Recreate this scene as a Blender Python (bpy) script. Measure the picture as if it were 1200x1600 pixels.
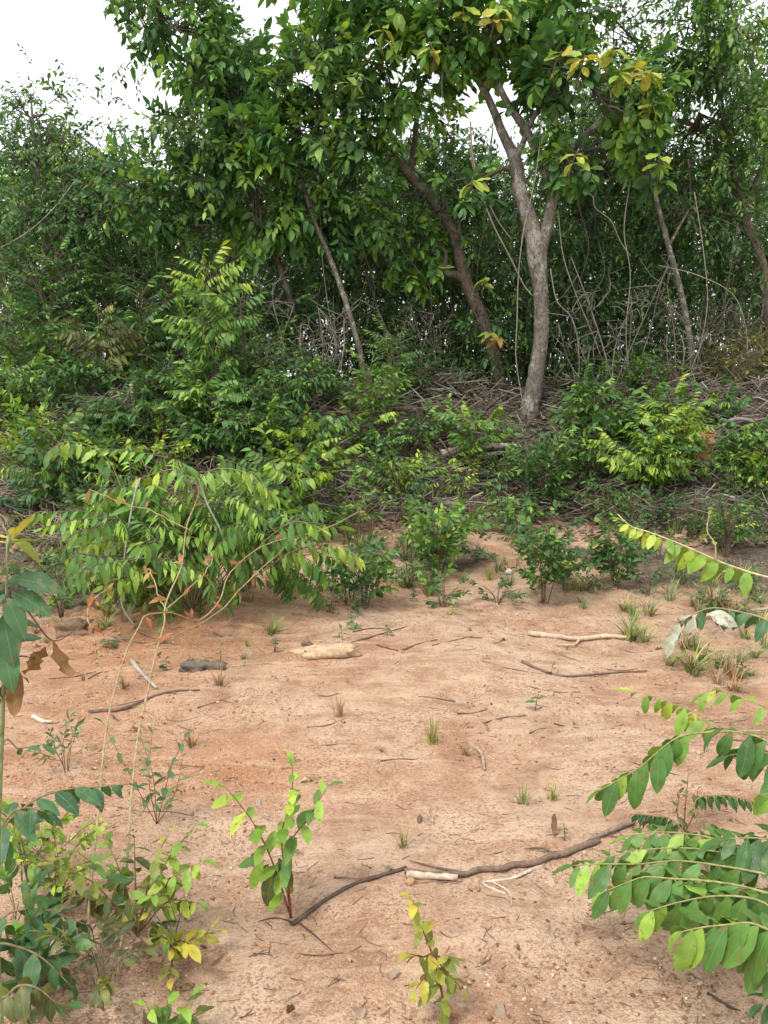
import bpy, math, random
import numpy as np
from mathutils import Vector, Matrix

for o in list(bpy.data.objects): bpy.data.objects.remove(o)
scene = bpy.context.scene
col = scene.collection

# ------------------------------------------------------------------ camera
CAM = Vector((0.0, 0.0, 1.5)); PITCH = math.radians(9.0); F = 1204.0      # focal length in photo pixels (1200 x 1600)
cam = bpy.data.cameras.new('camera'); camo = bpy.data.objects.new('camera', cam); col.objects.link(camo)
camo.location = CAM; camo.rotation_euler = (math.radians(90) - PITCH, 0, 0)
cam.sensor_fit = 'VERTICAL'; cam.sensor_height = 24.0; cam.lens = 24.0 * F / 1600.0
cam.clip_start = 0.05; cam.clip_end = 400
scene.camera = camo
scene.render.resolution_x = 768; scene.render.resolution_y = 1024

# ------------------------------------------------------------------ sky, sun, exposure
SUN_EL, SUN_AZ = math.radians(57), math.radians(220)     # high, behind the camera to the left
world = bpy.data.worlds.new('World'); scene.world = world; world.use_nodes = True
nt = world.node_tree; nt.nodes.clear()
wout = nt.nodes.new('ShaderNodeOutputWorld'); bg = nt.nodes.new('ShaderNodeBackground')
sky = nt.nodes.new('ShaderNodeTexSky'); sky.sky_type = 'NISHITA'; sky.sun_disc = False
sky.sun_elevation = SUN_EL; sky.sun_rotation = SUN_AZ
tc = nt.nodes.new('ShaderNodeTexCoord'); nz = nt.nodes.new('ShaderNodeTexNoise')
nz.inputs['Scale'].default_value = 2.2; nz.inputs['Detail'].default_value = 5
rmp = nt.nodes.new('ShaderNodeMapRange'); rmp.inputs[1].default_value = .3; rmp.inputs[2].default_value = .6
rmp.inputs[3].default_value = .86; rmp.inputs[4].default_value = 1.0
mixw = nt.nodes.new('ShaderNodeMix'); mixw.data_type = 'RGBA'
mixw.inputs[7].default_value = (10.2, 10.4, 10.6, 1)         # even bright cloud cover
nt.links.new(tc.outputs['Generated'], nz.inputs['Vector']); nt.links.new(nz.outputs[0], rmp.inputs[0])
nt.links.new(rmp.outputs[0], mixw.inputs[0]); nt.links.new(sky.outputs[0], mixw.inputs[6])
nt.links.new(mixw.outputs[2], bg.inputs[0]); bg.inputs[1].default_value = 0.10
nt.links.new(bg.outputs[0], wout.inputs[0])
sl = bpy.data.lights.new('sun', 'SUN'); sl.energy = 2.1; sl.angle = math.radians(14); sl.color = (1, .95, .87)
so = bpy.data.objects.new('sun', sl); col.objects.link(so)
sd = Vector((math.sin(SUN_AZ) * math.cos(SUN_EL), math.cos(SUN_AZ) * math.cos(SUN_EL), math.sin(SUN_EL)))
so.rotation_euler = (-sd).to_track_quat('-Z', 'Y').to_euler(); so.location = (0, -5, 20)
vs = scene.view_settings; vs.view_transform = 'Standard'; vs.look = 'None'; vs.exposure = 0.76; vs.gamma = 1; vs.use_curve_mapping = False
scene.render.engine = 'CYCLES'
scene.cycles.max_bounces = 6; scene.cycles.diffuse_bounces = 2; scene.cycles.transmission_bounces = 3
scene.cycles.transparent_max_bounces = 4; scene.cycles.glossy_bounces = 2

# ------------------------------------------------------------------ numeric helpers
rng = np.random.default_rng(11); random.seed(11)
def _hash(ix, iy, iz=0):
    h = (ix * 374761393 + iy * 668265263 + iz * 2147483647 + 1013904223) & 0xffffffff
    h = ((h ^ (h >> 13)) * 1274126177) & 0xffffffff
    return ((h ^ (h >> 16)) & 0xffff) / 65535.0
def vnoise(x, y, z=None):
    x = np.asarray(x, float); y = np.asarray(y, float)
    if z is None:
        xi, yi = np.floor(x).astype(np.int64), np.floor(y).astype(np.int64); fx, fy = x - xi, y - yi; fx, fy = fx*fx*(3-2*fx), fy*fy*(3-2*fy)
        return (1-fy)*((1-fx)*_hash(xi, yi) + fx*_hash(xi+1, yi)) + fy*((1-fx)*_hash(xi, yi+1) + fx*_hash(xi+1, yi+1))
    z = np.asarray(z, float)
    xi, yi, zi = np.floor(x).astype(np.int64), np.floor(y).astype(np.int64), np.floor(z).astype(np.int64)
    fx, fy, fz = x - xi, y - yi, z - zi
    fx, fy, fz = fx*fx*(3-2*fx), fy*fy*(3-2*fy), fz*fz*(3-2*fz)
    r = 0
    for a in (0, 1):
        for b in (0, 1):
            for c in (0, 1):
                w = (fx if a else 1-fx) * (fy if b else 1-fy) * (fz if c else 1-fz)
                r = r + w * _hash(xi+a, yi+b, zi+c)
    return r
def fbm(x, y, o=4):
    r, a = 0, .5
    for i in range(o):
        r = r + a * (vnoise(x, y) - .5); x = x * 2.03 + 17.1; y = y * 2.03 + 5.7; a *= .5
    return r
def sst(a, b, x):
    t = np.clip((x - a) / (b - a), 0, 1); return t * t * (3 - 2 * t)
def foot(x): return 6.75 + .30*np.sin(x*.9 + .6) + .35*sst(-1.5, 1.5, x) - .25*sst(1.8, 4, x)
def H(x, y):
    x = np.asarray(x, float); y = np.asarray(y, float)
    yf = foot(x)
    h = .16*sst(4.2, 6.8, y) + 1.22*sst(0, 2.15, y - yf) + .12*sst(3, 10, y - yf)
    h = h + .11*fbm(x*.8 + 3, y*.8, 4) + .05*sst(6.3, 7.5, y)*fbm(x*2.6, y*2.6, 3)
    h = h + .055*fbm(x*2.3 + 9, y*3.0, 4) + .10*fbm(x*1.1 + 31, y*1.3 + 4, 2)*sst(2.0, 4.5, y) + .013*fbm(x*11, y*13, 3)
    h = h + .10*np.exp(-((x + 1.35)**2/.35 + (y - 5.0)**2/.25)) - .04*np.exp(-((x-.4)**2/.8 + (y - 3.0)**2/.5))
    h = h - .022*np.exp(-((y - 3.55 - .25*np.sin(x*1.3))/.10)**2)*sst(-1.2, -.3, x)*(1 - sst(1.0, 1.6, x))
    return h
def Hs(x, y): return float(H(np.array([x]), np.array([y]))[0])
cp, sp = math.cos(PITCH), math.sin(PITCH)
def ray(px, py):
    u, v = (px - 600) / F, (800 - py) / F
    return Vector((u, cp + v*sp, -sp + v*cp))
def at(px, py, Y):
    d = ray(px, py); return CAM + d * (Y / d.y)
TS = np.linspace(1.2, 16, 150)
def on(px, py, lift=0):
    d = ray(px, py); hit = lambda t: (lambda h: int(np.argmax(h <= 0)) if (h <= 0).any() else len(t) - 1)(CAM.z + d.z*t - H(d.x*t, d.y*t))
    i = hit(TS); t = np.linspace(TS[max(i-1, 0)], TS[i], 24); k = t[hit(t)]
    return Vector((d.x*k, d.y*k, Hs(d.x*k, d.y*k) + lift))
def pix(Y): return Y * 1.02 / F                                  # metres for one photo pixel at distance Y
def catmull(P, n):
    P = np.asarray(P, float); m = len(P)
    if m == 2: t = np.linspace(0, 1, n)[:, None]; return P[0]*(1-t) + P[1]*t
    Q = np.vstack([2*P[0]-P[1], P, 2*P[-1]-P[-2]])
    ts = np.linspace(0, m-1, n); i = np.minimum(ts.astype(int), m-2); t = (ts - i)[:, None]
    a, b, c, d = Q[i], Q[i+1], Q[i+2], Q[i+3]
    return .5*((2*b) + (-a+c)*t + (2*a-5*b+4*c-d)*t*t + (-a+3*b-3*c+d)*t**3)
def unit(v): v = np.asarray(v, float); return v / (np.linalg.norm(v, axis=-1, keepdims=True) + 1e-9)
def frames(d, up):
    """rotation matrices (N,3,3), columns x (across), y = d, z (near up)"""
    d = unit(d); x = np.cross(d, up); bad = np.linalg.norm(x, axis=-1) < 1e-4
    x[bad] = (1, 0, 0); x = unit(x); z = np.cross(x, d)
    return np.stack([x, d, z], axis=-1)

# ------------------------------------------------------------------ mesh helpers (all faces triangles)
def quads_to_tris(q): q = np.asarray(q); return np.vstack([q[:, [0, 1, 2]], q[:, [0, 2, 3]]])
def tube_arr(P, R, sides=6, n=None, wob=0):
    P = np.asarray(P, float); R = np.asarray(R, float)
    if n and n != len(P):
        R = np.interp(np.linspace(0, 1, n), np.linspace(0, 1, len(R)), R); P = catmull(P, n)
    elif len(R) != len(P): R = np.interp(np.linspace(0, 1, len(P)), np.linspace(0, 1, len(R)), R)
    T = unit(np.gradient(P, axis=0)); N = np.zeros_like(T)
    a = np.array([0, 0, 1.]) if abs(T[0][2]) < .8 else np.array([1., 0, 0])
    N[0] = unit(a - T[0]*a.dot(T[0]))
    for i in range(1, len(P)):
        v = N[i-1] - T[i]*N[i-1].dot(T[i]); N[i] = unit(v)
    B = np.cross(T, N); th = np.linspace(0, 2*np.pi, sides, endpoint=False)
    rr = R[:, None] * np.ones(sides)[None]
    if wob: rr = rr * (1 + wob*(vnoise(np.arange(len(P))[:, None]*.9 + 0*th, 3 + 2*np.cos(th)[None] + 0*rr, np.sin(th)[None]*2 + 7 + 0*rr) - .5)*2)
    V = P[:, None] + rr[..., None]*(np.cos(th)[None, :, None]*N[:, None] + np.sin(th)[None, :, None]*B[:, None])
    V = V.reshape(-1, 3); n = len(P); q = []
    i = np.arange(n-1)[:, None]*sides; j = np.arange(sides)[None]; k = (j+1) % sides
    q = np.stack([i+j, i+k, i+sides+k, i+sides+j], -1).reshape(-1, 4)
    t = quads_to_tris(q)
    V = np.vstack([V, P[0], P[-1]]); c0, c1 = len(V)-2, len(V)-1; jj = np.arange(sides); kk = (jj+1) % sides
    t = np.vstack([t, np.stack([0*jj+c0, kk, jj], -1), np.stack([0*jj+c1, (n-1)*sides+jj, (n-1)*sides+kk], -1)])
    return V, t
def make_mesh(name, V, T, C=None, UV=None, smooth=True):
    me = bpy.data.meshes.new(name); V = np.asarray(V, np.float32); T = np.asarray(T, np.int32)
    me.vertices.add(len(V)); me.vertices.foreach_set('co', V.ravel())
    me.loops.add(T.size); me.loops.foreach_set('vertex_index', T.ravel())
    me.polygons.add(len(T)); me.polygons.foreach_set('loop_start', np.arange(0, T.size, 3, dtype=np.int32))
    me.update(calc_edges=True)
    if smooth: me.polygons.foreach_set('use_smooth', np.ones(len(T), bool))
    if C is not None:
        a = me.color_attributes.new('col', 'FLOAT_COLOR', 'POINT')
        C4 = np.ones((len(V), 4), np.float32); C4[:, :3] = C; a.data.foreach_set('color', C4.ravel())
    if UV is not None:
        u = me.uv_layers.new(name='uv'); u.data.foreach_set('uv', np.asarray(UV, np.float32)[T.ravel()].ravel())
    return me
class MB:
    def __init__(s): s.V, s.T, s.C, s.n = [], [], [], 0
    def add(s, V, T, C=(1, 1, 1)):
        s.V.append(V); s.T.append(np.asarray(T) + s.n); s.n += len(V)
        C = np.asarray(C, float); s.C.append(np.broadcast_to(C, (len(V), 3)) if C.ndim == 1 else C)
    def tube(s, P, R, sides=6, n=None, C=(1, 1, 1), wob=0): V, T = tube_arr(P, R, sides, n, wob); s.add(V, T, C)
    def inst(s, V, T, pos, R, sc, C):
        """many copies of one template: pos (N,3), R (N,3,3), sc (N,), C (N,3)"""
        N = len(pos)
        if N == 0: return
        W = np.einsum('nij,vj->nvi', R, V) * np.asarray(sc)[:, None, None] + np.asarray(pos)[:, None]
        TT = T[None] + (np.arange(N) * len(V))[:, None, None]
        s.add(W.reshape(-1, 3), TT.reshape(-1, 3), np.repeat(C, len(V), axis=0))
    def mesh(s, name, origin=(0, 0, 0), smooth=True):
        return make_mesh(name, np.vstack(s.V) - np.array(origin), np.vstack(s.T), np.vstack(s.C), smooth=smooth)
def link(name, data, mat=None, parent=None, loc=None):
    o = bpy.data.objects.new(name, data); col.objects.link(o)
    if mat is not None and data is not None and not data.materials: data.materials.append(mat)
    if parent is not None: o.parent = parent
    if loc is not None: o.location = loc
    return o
def tag(o, label, cat, group=None, kind=None):
    if label: o['label'] = label
    if cat: o['category'] = cat
    if group: o['group'] = group
    if kind: o['kind'] = kind
    return o
def root(name, label, cat, loc, group=None): return tag(link(name, None, loc=tuple(loc)), label, cat, group)

# ------------------------------------------------------------------ materials
def mat(name):
    m = bpy.data.materials.new(name); m.use_nodes = True; n = m.node_tree.nodes; return m, n, m.node_tree.links, n['Principled BSDF']
def math_node(n, l, op, a, b=None):
    k = n.new('ShaderNodeMath'); k.operation = op
    for i, v in enumerate((a, b)):
        if v is None: continue
        if isinstance(v, (int, float)): k.inputs[i].default_value = v
        else: l.new(v, k.inputs[i])
    return k.outputs[0]
def mixc(n, l, f, a, b, mode='MIX'):
    k = n.new('ShaderNodeMix'); k.data_type = 'RGBA'; k.blend_type = mode
    for i, v in ((0, f), (6, a), (7, b)):
        if isinstance(v, (int, float)): k.inputs[i].default_value = v
        elif isinstance(v, tuple): k.inputs[i].default_value = (*v, 1)
        else: l.new(v, k.inputs[i])
    return k.outputs[2]
def noise(n, l, scale, detail=4, rough=.55, vec=None):
    k = n.new('ShaderNodeTexNoise'); k.inputs['Scale'].default_value = scale; k.inputs['Detail'].default_value = detail; k.inputs['Roughness'].default_value = rough
    if vec is not None: l.new(vec, k.inputs['Vector'])
    return k.outputs[0]
def ramp(n, l, f, a, b, c=0., d=1.):
    k = n.new('ShaderNodeMapRange'); l.new(f, k.inputs[0])
    for i, v in ((1, a), (2, b), (3, c), (4, d)): k.inputs[i].default_value = v
    return k.outputs[0]
def leaf_material(name, veins, rough=.42, trans=.30):
    m, n, l, p = mat(name)
    at_ = n.new('ShaderNodeAttribute'); at_.attribute_name = 'col'; oi = n.new('ShaderNodeObjectInfo'); tcn = n.new('ShaderNodeTexCoord')
    c = oi.outputs['Color'] if veins else at_.outputs['Color']
    geo = n.new('ShaderNodeNewGeometry')
    blot = ramp(n, l, noise(n, l, 23 if veins else 9, 3, .5, geo.outputs['Position']), .3, .7, .80, 1.18)
    cc = n.new('ShaderNodeVectorMath'); cc.operation = 'SCALE'; l.new(c, cc.inputs[0]); l.new(blot, cc.inputs['Scale']); c = cc.outputs[0]
    if veins:
        uv = n.new('ShaderNodeUVMap'); sx = n.new('ShaderNodeSeparateXYZ'); l.new(uv.outputs[0], sx.inputs[0])
        au = math_node(n, l, 'ABSOLUTE', math_node(n, l, 'SUBTRACT', sx.outputs[0], .5))
        mid = ramp(n, l, au, .012, .035, 1, 0)
        ph = math_node(n, l, 'SUBTRACT', math_node(n, l, 'MULTIPLY', sx.outputs[1], 62.), math_node(n, l, 'MULTIPLY', au, 34.))
        sv = ramp(n, l, math_node(n, l, 'SINE', ph), .86, 1.0)
        vein = math_node(n, l, 'MAXIMUM', mid, math_node(n, l, 'MULTIPLY', sv, .35))
        c = mixc(n, l, math_node(n, l, 'MULTIPLY', vein, .30), c, (.30, .36, .14))
        bl = n.new('ShaderNodeTexNoise'); bl.inputs['Scale'].default_value = 60; l.new(geo.outputs['Position'], bl.inputs['Vector'])
        c = mixc(n, l, ramp(n, l, bl.outputs[0], .60, .65, 0, .65), c, (.20, .15, .05))
        bm = n.new('ShaderNodeBump'); bm.inputs['Strength'].default_value = .35; bm.inputs['Distance'].default_value = .004
        l.new(vein, bm.inputs['Height']); l.new(bm.outputs[0], p.inputs['Normal'])
    l.new(c, p.inputs['Base Color']); p.inputs['Roughness'].default_value = rough; p.inputs['Specular IOR Level'].default_value = .38
    tr = n.new('ShaderNodeBsdfTranslucent'); tcn2 = mixc(n, l, 1.0, c, (1.25, 1.15, .45), 'MULTIPLY'); l.new(tcn2, tr.inputs[0])
    ms = n.new('ShaderNodeMixShader'); ms.inputs[0].default_value = trans
    l.new(p.outputs[0], ms.inputs[1]); l.new(tr.outputs[0], ms.inputs[2]); l.new(ms.outputs[0], n['Material Output'].inputs[0])
    return m
LEAF = leaf_material('leaf_blade', True); FOL = leaf_material('foliage', False, .5); DEADLEAF = leaf_material('dead_leaf', True, .9, .08); DEADLEAF.node_tree.nodes['Principled BSDF'].inputs['Specular IOR Level'].default_value = .05
def bark_material(name, a, b, lichen, scale=14, amt=.5):
    m, n, l, p = mat(name); g = n.new('ShaderNodeNewGeometry')
    mp = n.new('ShaderNodeMapping'); mp.inputs['Scale'].default_value = (1, 1, .45); l.new(g.outputs['Position'], mp.inputs[0])
    n1 = noise(n, l, scale, 6, .65, mp.outputs[0]); n2 = noise(n, l, scale*.55, 3, .6, g.outputs['Position']); n3 = noise(n, l, scale*4.2, 5, .75, mp.outputs[0])
    c = mixc(n, l, ramp(n, l, n1, .35, .65), a, b)
    c = mixc(n, l, ramp(n, l, n2, .53, .60, 0, amt), c, lichen)
    c = mixc(n, l, ramp(n, l, n3, .36, .52, .85, 0), c, tuple(v*.35 for v in a))
    l.new(c, p.inputs['Base Color']); p.inputs['Roughness'].default_value = .9; p.inputs['Specular IOR Level'].default_value = .15
    bm = n.new('ShaderNodeBump'); bm.inputs['Strength'].default_value = .9; bm.inputs['Distance'].default_value = .02
    h = math_node(n, l, 'ADD', n1, math_node(n, l, 'MULTIPLY', n3, .5)); l.new(h, bm.inputs['Height']); l.new(bm.outputs[0], p.inputs['Normal'])
    return m
BARK = bark_material('bark_pale', (.115, .095, .078), (.24, .205, .17), (.44, .42, .385))
BARKD = bark_material('bark_dark', (.085, .062, .045), (.17, .13, .095), (.26, .24, .19), 16, .35)
BARKM = bark_material('bark_mottled', (.13, .11, .085), (.24, .21, .165), (.44, .42, .37), 22, .7)
def wood_material(name, attr=True):
    m, n, l, p = mat(name); g = n.new('ShaderNodeNewGeometry')
    if attr: a = n.new('ShaderNodeAttribute'); a.attribute_name = 'col'; c = a.outputs['Color']
    else: a = n.new('ShaderNodeObjectInfo'); c = a.outputs['Color']
    k = ramp(n, l, noise(n, l, 45, 5, .7, g.outputs['Position']), .3, .7, .55, 1.35)
    v = n.new('ShaderNodeVectorMath'); v.operation = 'SCALE'; l.new(c, v.inputs[0]); l.new(k, v.inputs['Scale']); l.new(v.outputs[0], p.inputs['Base Color'])
    p.inputs['Roughness'].default_value = .85; p.inputs['Specular IOR Level'].default_value = .2
    bm = n.new('ShaderNodeBump'); bm.inputs['Strength'].default_value = .7; bm.inputs['Distance'].default_value = .006
    l.new(noise(n, l, 70, 5, .7, g.outputs['Position']), bm.inputs['Height']); l.new(bm.outputs[0], p.inputs['Normal'])
    return m
WOOD = wood_material('dry_wood', True); WOODO = wood_material('dead_wood', False)
def soil_material():
    m, n, l, p = mat('sandy_soil'); g = n.new('ShaderNodeNewGeometry'); P = g.outputs['Position']
    a = n.new('ShaderNodeAttribute'); a.attribute_name = 'col'; sp_ = n.new('ShaderNodeSeparateColor'); l.new(a.outputs['Color'], sp_.inputs[0])
    big = noise(n, l, .9, 4, .6, P); med = noise(n, l, 4.5, 6, .65, P); fine = noise(n, l, 55, 5, .7, P); grit = noise(n, l, 190, 3, .7, P)
    c = mixc(n, l, ramp(n, l, big, .42, .60), (.50, .345, .24), (.43, .25, .155))
    c = mixc(n, l, ramp(n, l, med, .47, .70, 0, .65), c, (.63, .47, .335))
    c = mixc(n, l, ramp(n, l, med, .48, .34, 0, .8), c, (.30, .17, .105))
    c = mixc(n, l, sp_.outputs[0], c, (.42, .175, .07))                        # redder bare earth
    c = mixc(n, l, ramp(n, l, fine, .46, .32, 0, .75), c, (.23, .125, .075))
    vo = n.new('ShaderNodeTexVoronoi'); vo.inputs['Scale'].default_value = 150; l.new(P, vo.inputs['Vector'])
    sv = n.new('ShaderNodeSeparateColor'); l.new(vo.outputs['Color'], sv.inputs[0]); patch = ramp(n, l, noise(n, l, 2.3, 3, .6, P), .38, .62, .25, 1)
    c = mixc(n, l, math_node(n, l, 'MULTIPLY', math_node(n, l, 'MULTIPLY', ramp(n, l, sv.outputs[0], .66, .74), .72), patch), c, (.24, .115, .062))
    c = mixc(n, l, math_node(n, l, 'MULTIPLY', ramp(n, l, sv.outputs[1], .14, .08), .42), c, (.60, .44, .32))
    ms = n.new('ShaderNodeMapping'); ms.inputs['Scale'].default_value = (1.2, 7.5, 1); ms.inputs['Rotation'].default_value = (0, 0, .25); l.new(P, ms.inputs[0])
    streak = noise(n, l, 1.6, 6, .7, ms.outputs[0])
    c = mixc(n, l, ramp(n, l, streak, .52, .66, 0, .5), c, (.62, .46, .33)); c = mixc(n, l, ramp(n, l, streak, .44, .34, 0, .45), c, (.33, .185, .115))
    lit = noise(n, l, 30, 6, .75, P)
    lc = mixc(n, l, ramp(n, l, lit, .38, .62), (.055, .042, .032), (.20, .155, .115))
    k = math_node(n, l, 'ADD', sp_.outputs[1], math_node(n, l, 'MULTIPLY', math_node(n, l, 'SUBTRACT', med, .5), 1.1))
    c = mixc(n, l, math_node(n, l, 'MULTIPLY', ramp(n, l, k, .30, .62), ramp(n, l, sp_.outputs[1], .02, .2)), c, lc)
    l.new(c, p.inputs['Base Color']); p.inputs['Roughness'].default_value = .95; p.inputs['Specular IOR Level'].default_value = .12
    bm = n.new('ShaderNodeBump'); bm.inputs['Strength'].default_value = .8; bm.inputs['Distance'].default_value = .020
    h = math_node(n, l, 'ADD', math_node(n, l, 'ADD', math_node(n, l, 'ADD', fine, math_node(n, l, 'MULTIPLY', streak, 1.4)), math_node(n, l, 'MULTIPLY', grit, .45)), math_node(n, l, 'MULTIPLY', vo.outputs['Distance'], -.35))
    l.new(h, bm.inputs['Height']); l.new(bm.outputs[0], p.inputs['Normal'])
    return m
SOIL = soil_material()
GRAV = wood_material('gravel', True); STONE = wood_material('stone', False)

# ------------------------------------------------------------------ ground
def build_ground():
    v = np.linspace(0, 1, 470); ys = np.where(v < .72, -1.5 + (v/.72)*8.5, 7.0 + ((v-.72)/.28)*4 + 85*((v-.72)/.28)**4)
    u = np.linspace(-1, 1, 370); xs = 3.2*u + 70*np.sign(u)*np.abs(u)**7
    X, Y = np.meshgrid(xs, ys); Z = H(X, Y)
    rough = np.exp(-((Y-3)/3.5)**2)
    gp = sst(.42, .62, vnoise(X*1.6+2, Y*1.9)); Z = Z + (.007+.010*gp)*rough*(vnoise(X*26, Y*26)-.5) + (.004+.008*gp)*rough*(vnoise(X*55, Y*55)-.5)
    V = np.stack([X, Y, Z], -1).reshape(-1, 3); nx, ny = len(xs), len(ys)
    i = (np.arange(ny-1)[:, None]*nx + np.arange(nx-1)[None]).reshape(-1, 1)
    T = quads_to_tris(np.hstack([i, i+1, i+nx+1, i+nx]))
    yf = foot(X)
    litter = .30*sst(.55, .95, np.abs(X)/(.5*Y+.01))*sst(3.4, 4.4, Y) + .62*sst(-.1, .8, Y - yf) + .85*sst(4.4, 6.0, Y)*np.clip(fbm(X*1.9, Y*1.9)*2.2+.42, 0, 1)
    red = .45*np.exp(-((X+.55)**2/.25 + (Y-2.95)**2/.06)) + .75*np.exp(-((X+1.45)**2/.5 + (Y-4.75)**2/.35)) + .30*np.exp(-((X+1.3)**2/.5+(Y-3.6)**2/.8)) + .35*sst(.15, .4, fbm(X*1.2+4, Y*1.2, 3))
    C = np.stack([np.clip(red, 0, 1), np.clip(litter, 0, 1), 0*X], -1).reshape(-1, 3)
    o = link('ground', make_mesh('ground', V, T, C), SOIL); o['kind'] = 'structure'
build_ground()

# ------------------------------------------------------------------ leaves
def width_profile(t, shape):
    if shape == 'ovate': w = np.sin(np.pi*np.clip(t, 0, 1)**.72)**.8
    elif shape == 'lance': w = np.sin(np.pi*np.clip(t, 0, 1)**.80)**1.05
    elif shape == 'elliptic': w = np.sin(np.pi*np.clip(t, 0, 1)**.92)**.70
    elif shape == 'oblong': w = np.sin(np.pi*np.clip(t, 0, 1)**.85)**.55
    else: w = np.sin(np.pi*np.clip(t, 0, 1)**1.35)**.7                       # obovate
    return w
ASPECT = dict(ovate=.225, lance=.155, oblong=.22, obovate=.27, elliptic=.19)
def leaf_arr(shape, rows, cols, droop, fold, wave=0., seed=0):
    t = np.linspace(0, 1, rows+1); w = ASPECT[shape]*width_profile((t-.05)/.95, shape); w[t < .05] = .006; w[-1] = .002; w[0] = .007
    ang = -droop*t*1.2; ds = np.diff(t, prepend=0); y = np.cumsum(np.cos(ang)*ds); z = np.cumsum(np.sin(ang)*ds)
    u = np.linspace(-1, 1, cols+1); U, Yk = np.meshgrid(u, np.arange(rows+1)); W = w[:, None]
    X = U*W*math.cos(fold); Z = z[:, None] + np.abs(U)*W*math.sin(fold) - .25*W*U*U*fold
    if wave: Z = Z + wave*np.abs(U)*W*np.sin(t[:, None]*17 + 2.2*np.sign(U) + seed)
    X = X + .05*np.sin(seed*1.7)*(t[:, None]**2)
    V = np.stack([X, y[:, None] + 0*U, Z], -1).reshape(-1, 3)
    i = (np.arange(rows)[:, None]*(cols+1) + np.arange(cols)[None]).reshape(-1, 1)
    T = quads_to_tris(np.hstack([i, i+1, i+cols+2, i+cols+1]))
    UV = np.stack([U*.5*(W/ W.max())+.5, t[:, None] + 0*U], -1).reshape(-1, 2)
    return V, T, UV
def leaf_lod(shape, droop, fold):                                            # 8 triangles
    a = ASPECT[shape]; w1, w2 = {'ovate': (.95, .72), 'lance': (.9, .75), 'oblong': (.98, .9), 'elliptic': (.92, .85), 'obovate': (.7, 1.0)}[shape]
    y = [0, .30, .70, 1.0]; z = [-droop*v*v*.5 for v in y]; f = math.sin(fold)
    V = np.array([(0, 0, 0), (-a*w1, y[1], z[1]+a*f), (0, y[1], z[1]), (a*w1, y[1], z[1]+a*f), (-a*w2, y[2], z[2]+a*f*.8), (0, y[2], z[2]), (a*w2, y[2], z[2]+a*f*.8), (0, y[3], z[3])], float)
    T = np.array([(0, 2, 1), (0, 3, 2), (1, 2, 5), (1, 5, 4), (2, 3, 6), (2, 6, 5), (4, 5, 7), (5, 6, 7)])
    return V, T
NEAR, MID, LOD = {}, {}, {}
for shp in ASPECT:
    NEAR[shp] = []; MID[shp] = []; LOD[shp] = []
    for k, (dr, fo) in enumerate([(.35, .25), (.7, .35), (.15, .15), (1.0, .3), (.5, .05)]):
        V, T, UV = leaf_arr(shp, 9, 4, dr, fo, .10, k); NEAR[shp].append(make_mesh('leaf_' + shp, V, T, None, UV)); NEAR[shp][-1].materials.append(LEAF)
        V, T, UV = leaf_arr(shp, 5, 2, dr, fo, 0, k); MID[shp].append(make_mesh('leaf_small_' + shp, V, T, None, UV)); MID[shp][-1].materials.append(LEAF)
        if k < 4: LOD[shp].append(leaf_lod(shp, dr, fo))

LODF = [(np.array([(0, 0, 0), (-.21, .45, .05), (0, 1, -.15), (.21, .45, .05)]), np.array([(0, 2, 1), (0, 3, 2)])), (np.array([(0, 0, 0), (-.19, .40, .08), (.03, 1, -.35), (.2, .48, .06)]), np.array([(0, 2, 1), (0, 3, 2)]))]
class Leaves:                                                                # a bag of leaf placements
    def __init__(s): s.p, s.R, s.s, s.c = [], [], [], []
    def add(s, p, R, sc, c): s.p.append(np.atleast_2d(p)); s.R.append(np.asarray(R).reshape(-1, 3, 3)); s.s.append(np.atleast_1d(sc)); s.c.append(np.atleast_2d(c))
    def get(s): return np.vstack(s.p), np.vstack(s.R), np.concatenate(s.s), np.vstack(s.c)
def place_leaf(shape, p, R, s, c, parent, origin, lod=None, name='leaf'):
    me = random.choice((lod or NEAR)[shape]); o = bpy.data.objects.new(name, me); col.objects.link(o); o.parent = parent
    M = Matrix([[*(R[i]*s), p[i]-origin[i]] for i in range(3)] + [[0, 0, 0, 1]]); o.matrix_local = M
    o.color = (float(c[0]), float(c[1]), float(c[2]), 1); return o
def emit(lv, shape, thing, origin, nobj, lod=None, name='foliage', score=None):
    """the leaves that show largest become leaf objects, the rest one part of foliage"""
    p, R, s, c = lv.get(); N = len(p)
    if nobj:
        d = p - np.array(CAM); key = np.linalg.norm(d, axis=1) / (s/s.mean()) if score is None else score(p, s)
        order = np.argsort(key); near, rest = order[:nobj], order[nobj:]
    else: near, rest = [], np.arange(N)
    for i in near: place_leaf(shape, p[i], R[i], s[i], c[i], thing, origin, lod or MID)
    if len(rest):
        mb = MB(); k = rng.integers(0, 4, len(rest))
        for v in range(4):
            j = rest[k == v]; mb.inst(*LOD[shape][v], p[j], R[j], s[j], c[j])
        o = link(name, mb.mesh(name, origin), FOL, thing); o['kind'] = 'stuff'

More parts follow.
